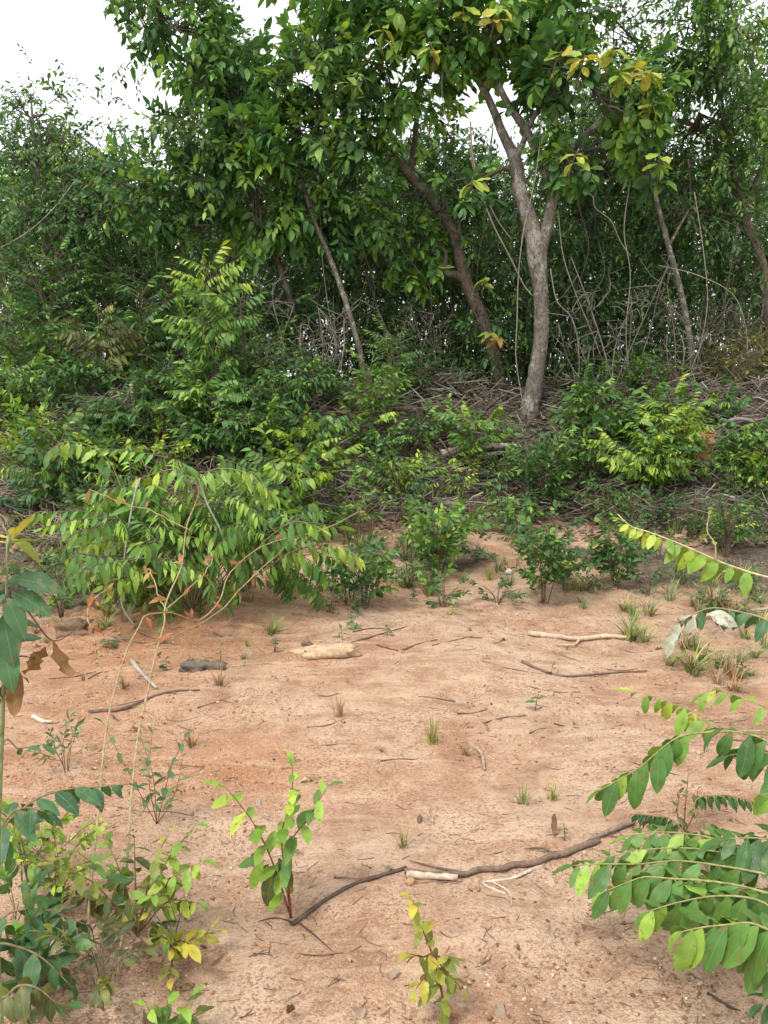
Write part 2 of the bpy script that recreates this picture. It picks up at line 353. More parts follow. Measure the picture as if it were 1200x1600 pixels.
GREENS = dict(
    dark=((.028, .080, .028), (.056, .138, .040), (.14, .27, .05)),
    mid=((.040, .110, .032), (.082, .190, .050), (.20, .36, .06)),
    fresh=((.068, .170, .036), (.135, .275, .050), (.29, .45, .065)),
    lime=((.14, .26, .036), (.23, .38, .048), (.42, .52, .065)),
    olive=((.065, .085, .030), (.12, .140, .042), (.28, .27, .060)),
    blue=((.036, .105, .048), (.065, .155, .062), (.14, .23, .09)),
    grey=((.070, .140, .060), (.125, .205, .085), (.26, .32, .19)),
    yellow=((.15, .20, .035), (.27, .30, .045), (.45, .38, .05)))
def colours(kind, n, young=0.0):
    """young: scalar or array chance of a leaf being young and pale"""
    a, b, y = (np.array(v) for v in GREENS[kind]); t = rng.random(n)[:, None]
    c = a*(1-t) + b*t; m = (rng.random(n) < young)[:, None]; k = (.5+.5*rng.random(n))[:, None]
    c = np.where(m, c*(1-k) + y*k, c) * (.82 + .36*rng.random(n))[:, None]
    return c
# sprig templates: leaf frames along a twig that runs along +Y, +Z up
def sprig(kind, k, seed):
    r = np.random.default_rng(seed); L = []
    n = 6; tt = np.linspace(0, 1, n); bend = r.uniform(.05, .35); P = np.stack([.06*r.normal()*tt**2, tt, -bend*tt**2], -1)
    for i in range(k):
        t = .18 + .82*i/(k-1); p = np.array([np.interp(t, tt, P[:, a]) for a in range(3)]); s = 1 - .25*abs(t-.55)
        if kind == 'pin':
            sd = 1 if i % 2 else -1; d = np.array([sd*.72, .38, -.55]) + r.normal(0, .12, 3); up = np.array([sd*.35, .2, .9]) + r.normal(0, .15, 3)
        elif kind == 'hang':
            sd = 1 if i % 2 else -1; d = np.array([sd*.42, .22, -.9]) + r.normal(0, .12, 3); up = np.array([sd*.75, .3, .5]) + r.normal(0, .15, 3)
        elif kind == 'ros':
            a = i*2.4 + r.normal(0, .3); q = min(1, .35 + .65*t); p = np.array([np.interp(q, tt, P[:, c]) for c in range(3)])
            d = np.array([math.cos(a)*.95, .45, math.sin(a)*.55 - .30]) + r.normal(0, .15, 3); up = np.array([.1, -.15, 1]) + r.normal(0, .2, 3)
        else:
            a = i*2.4 + r.normal(0, .3); d = np.array([math.cos(a)*.8, .62, math.sin(a)*.7 - .22]) + r.normal(0, .14, 3); up = np.array([0, -.2, 1]) + r.normal(0, .25, 3)
        if i == k-1: d = np.array([.1, .9, -.4]) + r.normal(0, .15, 3)
        L.append((p, frames(d[None], up[None])[0], s*r.uniform(.8, 1.15), t))
    V, T = tube_arr(P[[0, 3, 5]], [.016, .011, .006], 3); T = T[:12]
    return dict(p=np.array([l[0] for l in L]), R=np.array([l[1] for l in L]), s=np.array([l[2] for l in L]), t=np.array([l[3] for l in L]), V=V, T=T)
SPRIG = {k: [sprig(k, n, 100*j + i) for i in range(7)] for j, (k, n) in enumerate((('alt', 8), ('pin', 13), ('hang', 11), ('ros', 8)))}
def grow(lv, mb, kind, pos, d, length, leaf, colour, young=.15, twig=(.10, .085, .065)):
    """sprigs at pos (N,3) towards d (N,3); leaves into lv, twigs into mb"""
    N = len(pos); R = frames(d, np.broadcast_to(np.array([0, 0, 1.]), d.shape).copy())
    L = length*rng.uniform(.7, 1.25, N); ch = rng.integers(0, 7, N)
    yb = rng.random(N) < young
    for v in range(7):
        i = np.where(ch == v)[0]
        if not len(i): continue
        S = SPRIG[kind][v]; k = len(S['p'])
        P = pos[i][:, None] + np.einsum('nij,kj->nki', R[i], S['p'])*L[i][:, None, None]
        RR = np.einsum('nij,kjl->nkil', R[i], S['R'])
        sc = leaf*S['s'][None]*rng.uniform(.65, 1.2, (len(i), 1))*rng.uniform(.75, 1.18, (len(i), k))
        yp = np.where(yb[i][:, None], .25 + .75*S['t'][None], .04); c = colours(colour, len(i)*k, yp.reshape(-1))
        c = c * np.repeat(rng.uniform(.85, 1.15, (len(i), 1)), k, axis=0)
        lv.add(P.reshape(-1, 3), RR.reshape(-1, 3, 3), sc.reshape(-1), c)
        mb.inst(S['V'], S['T'], pos[i], R[i], L[i], np.tile(np.array(twig), (len(i), 1)))
def cluster_points(c, r, n, gap=.38, freq=2.2, shell=2.0):
    c = np.array(c); r = np.array(r); out = []
    while sum(len(o) for o in out) < n:
        u = unit(rng.normal(size=(n*2, 3))); q = u * (rng.random(n*2)**(1/shell))[:, None]
        q = q*(1 + .35*(vnoise(u[:, 0]*2.5+c[0], u[:, 1]*2.5+c[1], u[:, 2]*2.5)-.5))[:, None]
        p = c + q*r; keep = vnoise(p[:, 0]*freq, p[:, 1]*freq, p[:, 2]*freq) > gap; out.append(np.hstack([p, u])[keep])
    o = np.vstack(out)[:n]; return o[:, :3], o[:, 3:]

# ------------------------------------------------------------------ plant builders
def V3(v): return np.array(v, float)
def tree(name, label, cat, trunk, limbs, clusters, leafkind, leaf, shape, colour, bark=BARKD, nobj=0, young=.12, group=None, sides=10, length=.34, dens=1.35, sprigd=(-.12,), score=None, twigcol=(.10, .085, .065), tips=()):
    """trunk / limbs: lists of (px, py, Y, radius px); clusters: (px, py, Y, rx px, rz px, depth m, sprigs)"""
    conv = lambda L: (np.array([at(a, b, Y) for a, b, Y, r in L]), np.array([r*pix(Y)*.80 for a, b, Y, r in L]))
    P, R = conv(trunk); g = Hs(P[0][0], P[0][1])
    if P[0][2] > g - .05: P = np.vstack([[P[0][0], P[0][1], g - .12], P]); R = np.concatenate([[R[0]*1.25], R])
    org = (P[0][0], P[0][1], g); T = root(name, label, cat, org, group)
    mb = MB(); mb.tube(P, R, sides, max(12, len(P)*5), wob=.10); link('trunk', mb.mesh('trunk', org), bark, T)
    spine = [catmull(P, 40)]; srad = [np.interp(np.linspace(0, 1, 40), np.linspace(0, 1, len(R)), R)]
    for L in limbs:
        Q, S = conv(L); mb = MB(); mb.tube(Q, S, max(6, sides-2), max(10, len(Q)*4), wob=.10); link('limb', mb.mesh('limb', org), bark, T)
        spine.append(catmull(Q, 24)); srad.append(np.interp(np.linspace(0, 1, 24), np.linspace(0, 1, len(S)), S))
    A = np.vstack(spine); AR = np.concatenate(srad); lv = Leaves(); mb = MB(); bc = np.array(twigcol)
    for (px, py, Y, rx, rz, dp, n) in clusters:
        c = V3(at(px, py, Y)); r = (rx*pix(Y), dp, rz*pix(Y))
        cand = np.linalg.norm(A - c, axis=1) + np.where(A[:, 2] > c[2] + .3, 1.0, 0); i = int(np.argmin(cand)); s = A[i]; rr = min(AR[i]*.7, .05)
        m1 = s*.5 + c*.5 + rng.normal(0, .12, 3) + np.array([0, 0, .1]); C1 = catmull([s, m1, c], 8); mb.tube(C1, [rr, .012], 5, C=bc)
        n = int(n*dens); pts, u = cluster_points(c, r, n)
        for q in pts[rng.integers(0, len(pts), min(14, 4 + n//12))]:
            b = C1[rng.integers(3, 8)]; mb.tube([b, b*.5 + q*.5 + rng.normal(0, .07, 3), q], [.011, .004], 3, 5, C=bc)
        d = unit(u*.7 + rng.normal(0, .55, (n, 3)) + np.array([0, 0, sprigd[0]])); cc = colour if rng.random() < .6 else {'mid': 'fresh', 'fresh': 'mid', 'dark': 'mid', 'grey': 'mid'}.get(colour, colour)
        grow(lv, mb, leafkind, pts, d, length*rng.uniform(.8, 1.2), leaf*rng.uniform(.8, 1.12), cc, young*rng.uniform(.4, 2.2), twigcol)
    o = link('crown', mb.mesh('crown', org), WOOD, T); o['kind'] = 'stuff'
    emit(lv, shape, T, org, nobj, score=score)
    for (px, py, Y, n, c0, c1) in tips:                                      # young shoots
        e = V3(at(px, py, Y)); e = e + np.array([0, -.22, .03]); s = e + np.array([rng.normal(0, .05), .30, -.20]); mb = MB(); mb.tube([s, s*.5+e*.5+rng.normal(0, .02, 3), e], [.008, .004], 5, 6, C=(.25, .17, .07)); B = link('shoot', mb.mesh('shoot', org), WOOD, T)
        for k in range(n):
            a = k*2.4 + rng.normal(0, .3); d = np.array([math.cos(a), math.sin(a)*.6 - .3, rng.uniform(-.55, .25)]); p = s + (e-s)*rng.uniform(.55, 1); t = rng.random()
            place_leaf(shape, p, frames(d[None], np.array([[0, -.6, 1.]]) + rng.normal(0, .3, (1, 3)))[0], leaf*rng.uniform(.85, 1.3), np.array(c0)*(1-t) + np.array(c1)*t, B, org)
    return T
BD = 1.0
def bush(name, label, cat, px, pyb, pyt, hw, Y=None, leafkind='alt', leaf=.06, shape='ovate', colour='mid', nst=6, nspr=40, nobj=120, young=.25, group=None, depth=None, length=.16, lean=0., droop=-.1, stemcol=(.16, .12, .08), stemr=.007, low=.25, top=1.0, topcol=None):
    """a shrub with its foot at pixel (px, pyb), top at pyt and half width hw pixels"""
    b = V3(on(px, pyb)) if Y is None else V3(at(px, pyb, Y))
    if Y is not None: b[2] = Hs(b[0], b[1])
    Y = b[1]; zt = at(px, pyt, Y).z; h = max(.08, zt - b[2]); r = hw*pix(Y); dp = depth or r*.8
    T = root(name, label, cat, b, group); lv = Leaves(); tw = MB(); pts, dirs = [], []; per = max(2, nspr//nst)
    for k in range(nst):
        a = 2*math.pi*k/nst + rng.uniform(-.4, .4); rad = math.sqrt(rng.random())*.95
        e = b + np.array([math.cos(a)*rad*r + lean*h, math.sin(a)*rad*dp, h*(1 - .45*rad**2)*rng.uniform(.80, 1.0)])
        s0 = b + np.array([math.cos(a), math.sin(a), 0])*.02*rng.random(); s0[2] -= .02
        C = catmull([s0, s0*.55 + e*.45 + np.array([-math.cos(a)*r*.12, 0, h*.12]) + rng.normal(0, .02*h, 3), e], 12)
        mb = MB(); mb.tube(C, [stemr, stemr*.35], 5, C=stemcol); link('stem', mb.mesh('stem', b), WOOD, T)
        for j in range(per):
            t = low + (top-low)*(j + rng.random())/per; i = int(t*11); i = min(i, 11); tn = unit(C[min(i+1, 11)] - C[max(i-1, 0)])
            az = rng.uniform(0, 6.28); out = np.array([math.cos(az), math.sin(az), .15]); pts.append(C[i]); dirs.append(unit(tn*.55 + out*.8 + np.array([0, 0, droop]) + (0 if j < per-1 else tn*1.5)))
    # side twigs carry the sprigs outwards so the crown fills its width
    pts, dirs = np.array(pts), np.array(dirs); off = rng.random(len(pts))*min(r, h)*.35; q = pts + dirs*off[:, None]
    for a_, b_ in zip(pts, q):
        if np.linalg.norm(a_-b_) > .02: tw.tube([a_, b_], [stemr*.4, stemr*.25], 3, C=stemcol)
    hi = q[:, 2] > b[2] + .66*h if topcol else np.zeros(len(q), bool)
    if (~hi).any(): grow(lv, tw, leafkind, q[~hi], dirs[~hi], length, leaf, colour, young, stemcol)
    if hi.any(): grow(lv, tw, leafkind, q[hi], dirs[hi], length, leaf, topcol, young, stemcol)
    o = link('twigs', tw.mesh('twigs', b), WOOD, T); o['kind'] = 'stuff'
    emit(lv, shape, T, b, nobj, lod=MID if leaf*F/(Y*1.02) < 40 else NEAR); return T
def leafy(T, org, pts, r, n, L, t0=.15, t1=1.0, shape='ovate', colour='fresh', hang=.6, young_tip=.5, r1=None, stem=(.20, .17, .07), name='branch', jitter=.14, asym=False, spread=1.0, fade=.35, tone=None):
    """a branch through pts with leaves in two rows; every leaf an object under the branch"""
    C = catmull([V3(p) for p in pts], 24); mb = MB(); mb.tube(C, [r, r1 or r*.35], 6, C=stem); B = link(name, mb.mesh(name, org), WOOD, T)
    up = np.array([0, 0, 1.])
    for i in range(n):
        t = t0 + (t1-t0)*i/max(1, n-1); f = t*23; k = min(int(f), 22); p = C[k] + (C[k+1]-C[k])*(f-k); tn = unit(C[min(k+2, 23)] - C[max(k-1, 0)])
        sd = (1 if i % 2 else -1); s = unit(np.cross(tn, up))*sd*spread
        hg = hang*(1.1 if s[1] < 0 else .30)*rng.uniform(.8, 1.15) if asym else hang*rng.uniform(.8, 1.1)
        d = unit(tn*.42 + s*(1-hg*.7) - up*hg + rng.normal(0, jitter, 3)); nm = s*hg*.8 + up*(1-hg*.45) + rng.normal(0, jitter, 3)
        if i == n-1: d = unit(tn + rng.normal(0, .1, 3) - up*.25); nm = up
        R = frames(d[None], nm[None])[0]; sc = L*(1 - fade*((t-.4)/.6)**2 if t > .4 else 1)*rng.uniform(.72, 1.15)
        if tone: c = np.array(tone)*rng.uniform(.8, 1.2)
        else: c = colours(colour, 1, young_tip*max(0, (t-.35)/.65))[0]
        place_leaf(shape, p, R, sc, c, B, org)
    return B

# ================================================================== FOREST
def shade(a, b, c): k = random.uniform(a, b); return tuple(v*k for v in c)
front = lambda px, py, Y: (lambda p, s: np.linalg.norm((p - V3(at(px, py, Y)))*np.array([1, 1.5, 1]), axis=1)/(s/s.mean())**.5)
tree('forked_tree', 'tall forked tree with pale mottled bark and yellow-tipped leaves at the forest edge', 'tree',
     [(824, 672, 9.0, 22.0), (828, 640, 9.0, 18.5), (838, 580, 9.0, 15.0), (846, 520, 9.0, 13.6), (844, 450, 9.0, 14.1), (838, 395, 9.0, 17.6), (828, 345, 9.0, 14.1), (813, 300, 9.0, 12.8), (805, 250, 9.05, 11.4), (786, 210, 9.1, 8.4), (770, 170, 9.15, 7.0), (750, 130, 9.2, 6.2), (722, 96, 9.3, 5.3), (690, 40, 9.4, 3.5)],
     [[(840, 400, 9.0, 13.2), (852, 365, 9.02, 11.0), (862, 320, 9.05, 9.7), (868, 280, 9.1, 8.4), (900, 226, 9.2, 7.0), (940, 185, 9.3, 5.3), (965, 120, 9.4, 3.5)],
      [(864, 300, 9.07, 7.9), (848, 260, 9.0, 7.5), (822, 203, 8.95, 7.5), (797, 168, 8.95, 6.6), (776, 120, 9.0, 5.3), (770, 40, 9.1, 4.4), (768, -40, 9.1, 3.5)],
      [(805, 255, 9.05, 6.2), (836, 180, 8.9, 4.4), (880, 130, 8.7, 4)]],
     [(945, 165, 8.55, 78, 58, .35, 70), (880, 120, 8.7, 62, 45, .4, 44), (905, 235, 8.7, 50, 32, .3, 22), (1000, 120, 8.7, 40, 30, .3, 18), (760, 40, 9.1, 90, 50, .5, 70), (835, 30, 9.3, 90, 55, .5, 60),
      (655, 100, 8.9, 60, 70, .4, 60), (690, 30, 8.8, 60, 40, .4, 40), (890, 258, 8.6, 20, 14, .15, 5), (735, 292, 8.6, 26, 20, .15, 7), (1005, 258, 8.7, 26, 26, .2, 8), (830, -40, 9, 150, 50, .6, 70), (640, -30, 9, 120, 50, .6, 60)],
     'ros', .165, 'obovate', 'fresh', BARK, 240, .22, sides=14, length=.24, score=front(930, 190, 8.2),
     tips=[(950, 92, 8.2, 8, (.22, .36, .05), (.44, .46, .06)), (985, 110, 8.2, 7, (.50, .37, .07), (.44, .46, .06)), (1005, 128, 8.2, 7, (.44, .46, .06), (.50, .37, .07)), (905, 105, 8.2, 7, (.50, .37, .07), (.44, .46, .06)), (870, 100, 8.3, 6, (.50, .37, .07), (.22, .36, .05)), (960, 125, 8.15, 7, (.22, .36, .05), (.44, .46, .06)), (1010, 170, 8.3, 5, (.50, .37, .07), (.44, .46, .06)), (895, 250, 8.4, 6, (.22, .36, .05), (.44, .46, .06)), (775, 32, 8.6, 6, (.44, .46, .06), (.50, .37, .07)), (720, 28, 8.6, 5, (.44, .46, .06), (.22, .36, .05)), (735, 290, 8.5, 6, (.22, .36, .05), (.44, .46, .06)), (1018, 255, 8.4, 5, (.22, .36, .05), (.44, .46, .06)), (670, 85, 8.5, 4, (.44, .46, .06), (.50, .37, .07))])
tree('leaning_tree', 'dark crooked tree leaning away behind the pale forked trunk', 'tree',
     [(792, 650, 9.7, 15), (783, 610, 9.7, 13), (774, 560, 9.7, 12), (752, 495, 9.7, 12), (728, 440, 9.7, 12), (714, 385, 9.75, 10), (690, 330, 9.8, 9), (645, 280, 9.8, 8.5), (602, 235, 9.8, 8), (565, 205, 9.8, 7), (520, 150, 9.7, 5), (490, 90, 9.6, 4)],
     [[(728, 440, 9.7, 9), (712, 430, 9.65, 8), (693, 426, 9.6, 7)], [(640, 277, 9.8, 6), (650, 200, 9.9, 5), (655, 120, 10, 4)], [(600, 235, 9.8, 6), (540, 230, 9.6, 5), (470, 240, 9.4, 4)]],
     [(490, 105, 9.0, 62, 42, .5, 62), (560, 75, 9.2, 80, 60, .5, 80), (500, 180, 9.1, 95, 55, .5, 95), (600, 160, 9.5, 60, 55, .5, 60), (420, 230, 9.2, 80, 55, .5, 80), (520, 260, 9.4, 80, 55, .5, 80), (590, 330, 9.6, 70, 50, .4, 55), (640, 395, 9.7, 50, 40, .3, 30), (690, 330, 9.7, 40, 40, .3, 26), (555, 15, 9.2, 70, 30, .4, 40), (520, -40, 9.2, 90, 40, .5, 45), (760, 520, 9.5, 22, 26, .15, 7)],
     'ros', .16, 'ovate', 'mid', BARKD, 200, .2, length=.26, score=front(520, 130, 8.5),
     tips=[(755, 440, 9.3, 6, (.20, .30, .05), (.32, .36, .05)), (762, 525, 9.3, 6, (.20, .30, .05), (.30, .30, .05)), (775, 530, 9.3, 4, (.40, .20, .05), (.36, .24, .05)), (600, 60, 8.6, 5, (.2, .32, .05), (.34, .36, .05)), (545, 130, 8.6, 5, (.16, .28, .05), (.34, .26, .07))])
tree('broadleaf_tree', 'dark broadleaf tree whose crown overhangs the open white sky', 'tree',
     [(492, 640, 9.6, 9), (478, 570, 9.6, 7.5), (455, 480, 9.6, 7), (430, 395, 9.6, 6.5), (400, 320, 9.5, 6), (365, 240, 9.4, 5), (330, 150, 9.3, 4), (290, 70, 9.2, 3)],
     [[(425, 385, 9.6, 5), (380, 345, 9.5, 5), (330, 352, 9.3, 4)], [(365, 240, 9.4, 4), (300, 240, 9.2, 3)]],
     [(245, 25, 9.2, 45, 40, .45, 40), (300, 50, 9.2, 52, 48, .45, 55), (300, 120, 9.2, 40, 34, .4, 30), (365, 130, 9.2, 65, 50, .45, 70), (350, 200, 9.2, 72, 48, .45, 72), (270, 205, 9.1, 38, 30, .3, 24), (300, 290, 9.1, 75, 48, .45, 72), (215, 300, 9.1, 62, 42, .4, 44), (400, 320, 9.3, 80, 55, .45, 75), (330, 365, 9.4, 80, 45, .4, 55), (490, 350, 9.5, 60, 45, .4, 45), (270, -30, 9.2, 90, 30, .5, 45), (350, -30, 9.2, 40, 20, .5, 10)],
     'alt', .145, 'ovate', 'mid', BARKD, 200, .2, length=.30, score=front(300, 200, 8.5))
tree('feathery_tree', 'grey-green tree with fine feathery leaflets rising alone against the white sky', 'tree',
     [(60, 640, 10.0, 9), (65, 520, 10.0, 7.5), (70, 420, 10.0, 6), (62, 300, 10.0, 4.5), (52, 200, 10.0, 2.5), (48, 150, 10.0, 1.5)],
     [[(68, 400, 10, 4), (130, 300, 9.8, 3), (190, 250, 9.7, 2)], [(64, 330, 10, 3), (90, 230, 10, 2), (115, 190, 10, 1.5)]],
     [(48, 185, 10, 32, 34, .3, 30), (80, 215, 10, 36, 30, .3, 28), (35, 260, 10, 50, 40, .4, 46), (110, 275, 9.9, 52, 42, .4, 50), (40, 350, 9.8, 70, 55, .5, 80), (140, 350, 9.8, 75, 55, .5, 85), (190, 265, 9.9, 45, 35, .3, 34), (70, 440, 9.7, 90, 55, .5, 90), (150, 235, 10.1, 30, 22, .3, 16)],
     'pin', .078, 'elliptic', 'mid', BARKM, 120, .15, length=.34, dens=1.5, score=front(60, 200, 9.5))
tree('dense_tree', 'dense small-leaved tree filling the sky beside the yellow-tipped crown', 'tree',
     [(1225, 640, 9.6, 13), (1205, 520, 9.6, 11), (1192, 420, 9.6, 9.5), (1178, 375, 9.6, 8.5), (1162, 335, 9.6, 8), (1148, 275, 9.6, 6.5), (1130, 180, 9.6, 5), (1110, 80, 9.6, 4)],
     [[(1160, 330, 9.6, 6), (1195, 250, 9.5, 4), (1220, 150, 9.4, 3)], [(1140, 240, 9.6, 5), (1070, 190, 9.7, 4), (1010, 200, 9.8, 3)], [(1165, 340, 9.6, 4), (1100, 330, 9.6, 3), (1040, 345, 9.7, 2)]],
     [(1090, 50, 9.4, 90, 55, .6, 90), (1170, 60, 9.2, 70, 70, .6, 80), (1120, 130, 9.4, 80, 50, .5, 80), (1190, 170, 9.2, 50, 60, .5, 50), (1040, 110, 9.7, 60, 50, .5, 50), (1085, 205, 9.6, 60, 40, .5, 40), (1160, 250, 9.5, 70, 38, .5, 44), (1070, 270, 9.6, 50, 26, .4, 16), (1130, 330, 9.7, 80, 36, .5, 34), (960, 30, 9.8, 70, 50, .5, 50), (1100, -30, 9.4, 150, 50, .6, 90), (1040, 310, 10, 60, 40, .4, 24)],
     'alt', .09, 'ovate', 'mid', BARKD, 160, .12, length=.30, dens=1.75, score=front(1130, 110, 8.6))
tree('pale_pole_tree', 'thin pale lichen-spotted pole leaning inside the forest', 'tree',
     [(572, 640, 9.2, 6), (566, 565, 9.2, 5.5), (541, 475, 9.2, 5), (518, 410, 9.2, 4.5), (493, 350, 9.2, 4), (470, 280, 9.3, 3)], [],
     [(470, 300, 9.3, 50, 45, .3, 26)], 'alt', .085, 'ovate', 'dark', BARKM, 40, .1)
tree('grey_pole_tree', 'straight grey pole of a young tree standing in the bare tangle', 'tree',
     [(1085, 600, 9.2, 7), (1076, 520, 9.2, 6), (1062, 450, 9.2, 5.5), (1046, 390, 9.2, 5), (1030, 330, 9.2, 4), (1012, 250, 9.3, 3)], [[(1044, 385, 9.2, 3), (1075, 330, 9.2, 2)]],
     [(1010, 280, 9.4, 50, 40, .3, 22), (1080, 335, 9.3, 40, 26, .3, 14)], 'alt', .08, 'ovate', 'mid', BARKM, 30, .12)
# trees further in: thin dark trunks with their own crowns
r2 = random.Random(4)
inner = [(120, 10.8), (235, 11.5), (345, 10.9), (400, 12.4), (520, 11.6), (600, 10.9), (668, 12.2), (735, 11.2), (890, 10.6), (930, 12), (985, 10.7), (1035, 11.8), (1100, 10.9), (1165, 12.3), (60, 12.2), (300, 13), (820, 12.8)]
for k, (px, Y) in enumerate(inner):
    ln = r2.uniform(-40, 40); tp = r2.uniform(110, 240); w = r2.uniform(3.0, 5.5)*10.8/Y
    if px < 330: tp += 120
    mp = px + ln*.4 + r2.uniform(-22, 22)
    if 480 < px < 760: tp += 90
    ch = [(px+ln+r2.uniform(-75, 75), tp + r2.uniform(-40, 170), Y+r2.uniform(-.5, .5), r2.uniform(50, 85), r2.uniform(38, 58), .6, r2.randint(30, 48)) for _ in range(5)]
    tree('inner_tree', 'thin dark-stemmed tree standing deeper inside the shaded forest', 'tree',
         [(px, 620, Y, w*1.2), (mp, 450, Y, w), (px+ln*.7, 320, Y, w*.8), (px+ln, tp, Y, w*.5)], [], ch,
         ('alt', 'pin')[k % 2], r2.uniform(.085, .11), 'ovate', ('dark', 'mid')[k % 3 == 0], (BARKD, BARKM)[k % 3 == 1], 0, .08, 'thin trees inside the forest', sides=7, length=.34)

def far_wood():
    mb = MB(); n = 11000; tw = MB(); lv = Leaves()
    x = rng.uniform(-13, 13, n); y = rng.uniform(14.5, 21, n); top = 4.3 + 1.3*(vnoise(x*.5, y*.5)-.3) + .8*(vnoise(x*1.7+5, y*1.7)-.5) + .05*(y-15)
    gz = H(x, y); z = gz + top*rng.random(n)**.65; p = np.stack([x, y, z], -1); d = unit(rng.normal(size=(n, 3)) + np.array([0, -.3, -.1]))
    grow(lv, tw, 'alt', p, d, .5, .17, 'fresh', .15)
    for i in range(130):
        x0, y0 = rng.uniform(-13, 13), rng.uniform(13.5, 20); g = Hs(x0, y0); t = np.array([x0+rng.normal(0, .4), y0, g+rng.uniform(3, 4.6)])
        tw.tube([(x0, y0, g-.1), (x0*.5+t[0]*.5+rng.normal(0, .15), y0, g+1.7), t], [rng.uniform(.03, .07), .015], 5, 7, C=(.11, .09, .07))
    T = tag(link('far_wood', tw.mesh('far_wood'), WOOD), 'sunlit green wood seen through gaps behind the shaded trees', 'woodland', kind='stuff')
    p, R, s, c = lv.get(); k = rng.integers(0, 2, len(p))
    for v in range(2): j = k == v; mb.inst(*LODF[v], p[j], R[j], s[j], c[j])
    o = link('foliage', mb.mesh('foliage'), FOL, T); o['kind'] = 'stuff'
far_wood()
def thicket():
    n = 11500; x = rng.uniform(-7.2, 7.2, n); y = rng.uniform(9.9, 13.8, n); top = 1.7 + 1.9*vnoise(x*.9+3, y*.9) + .8*(1 - sst(-2, .5, x))
    z = H(x, y) + top*rng.random(n)**1.05; rt = rng.random(n) < .30; x = np.where(rt, rng.uniform(.2, 5.2, n), x); y = np.where(rt, rng.uniform(9.5, 10.6, n), y); z = np.where(rt, H(x, y) + rng.uniform(0, 2.6, n), z); keep = vnoise(x*1.3, y*1.3, z*1.3) > .36; p = np.stack([x, y, z], -1)[keep]; n = len(p)
    lv, tw, mb = Leaves(), MB(), MB(); grow(lv, tw, 'alt', p, unit(rng.normal(size=(n, 3)) + np.array([0, -.3, -.1])), .32, .095, 'mid', .12)
    for i in range(420):
        x0, y0 = rng.uniform(-6.5, 6.5), rng.uniform(9.8, 13.5); g = Hs(x0, y0); hh = rng.uniform(.9, 2.8); e = np.array([x0+rng.normal(0, .35), y0+rng.normal(0, .2), g+hh])
        tw.tube([(x0, y0, g-.05), np.array([x0, y0, g+hh*.5])*.5 + np.array([e[0], e[1], g+hh*.5])*.5 + rng.normal(0, .07, 3), e], [rng.uniform(.006, .016), .004], 4, 6, C=np.array((.17, .14, .11))*rng.uniform(.5, 1.2))
    T = tag(link('thicket', tw.mesh('thicket'), WOOD), 'dim tangled undergrowth of stems and leaves deep between the trunks', 'undergrowth', kind='stuff')
    p, R, s, c = lv.get(); k = rng.integers(0, 2, len(p))
    for v in range(2): j = k == v; mb.inst(*LODF[v], p[j], R[j], s[j], c[j])
    o = link('foliage', mb.mesh('foliage'), FOL, T); o['kind'] = 'stuff'
thicket()

# ------------------------------------------------------------------ understory at the forest edge
bush('lime_sapling', 'tall sapling with tiers of drooping leaves, bright lime at the top', 'sapling', 335, 640, 365, 48, 8.3, 'hang', .125, 'lance', 'fresh', 6, 130, 290, .40, length=.26, low=.12, topcol='lime')
bush('olive_sapling', 'upright sapling with long limp olive leaves before the dark thicket', 'sapling', 160, 640, 455, 32, 8.5, 'hang', .13, 'lance', 'olive', 3, 39, 120, .3, length=.24)
us = [(60, 650, 470, 70, 8.7, 'alt', 'mid'), (230, 655, 430, 80, 8.9, 'pin', 'mid'), (120, 690, 560, 75, 8.3, 'alt', 'mid'), (20, 690, 570, 60, 8.2, 'pin', 'fresh'), (255, 680, 540, 60, 8.2, 'alt', 'dark'),
      (400, 660, 500, 60, 8.6, 'alt', 'mid'), (330, 690, 590, 70, 8.0, 'pin', 'fresh'), (440, 690, 560, 55, 8.2, 'pin', 'mid'), (490, 660, 555, 45, 8.6, 'alt', 'mid'), (210, 700, 600, 55, 7.8, 'pin', 'mid'),
      (90, 540, 370, 90, 9.4, 'pin', 'mid'), (250, 520, 340, 80, 9.5, 'alt', 'dark'), (420, 540, 380, 75, 9.6, 'pin', 'dark'), (10, 520, 340, 60, 9.4, 'alt', 'mid'), (180, 470, 350, 70, 9.8, 'pin', 'mid'),
      (615, 640, 500, 40, 9.0, 'pin', 'mid'), (580, 650, 560, 45, 8.5, 'alt', 'fresh'), (660, 640, 545, 36, 9.3, 'alt', 'dark'), (380, 600, 440, 60, 9.2, 'alt', 'dark'), (300, 560, 420, 70, 9.4, 'alt', 'dark'),
      (1000, 640, 560, 60, 9.0, 'alt', 'mid'), (1140, 630, 525, 50, 9.0, 'ros', 'olive'), (915, 650, 590, 40, 8.6, 'pin', 'mid'), (1190, 600, 480, 40, 9.4, 'alt', 'olive'), (545, 640, 440, 48, 10.3, 'alt', 'mid'), (600, 640, 430, 50, 10.6, 'pin', 'mid'), (690, 640, 440, 50, 10.8, 'alt', 'dark')]
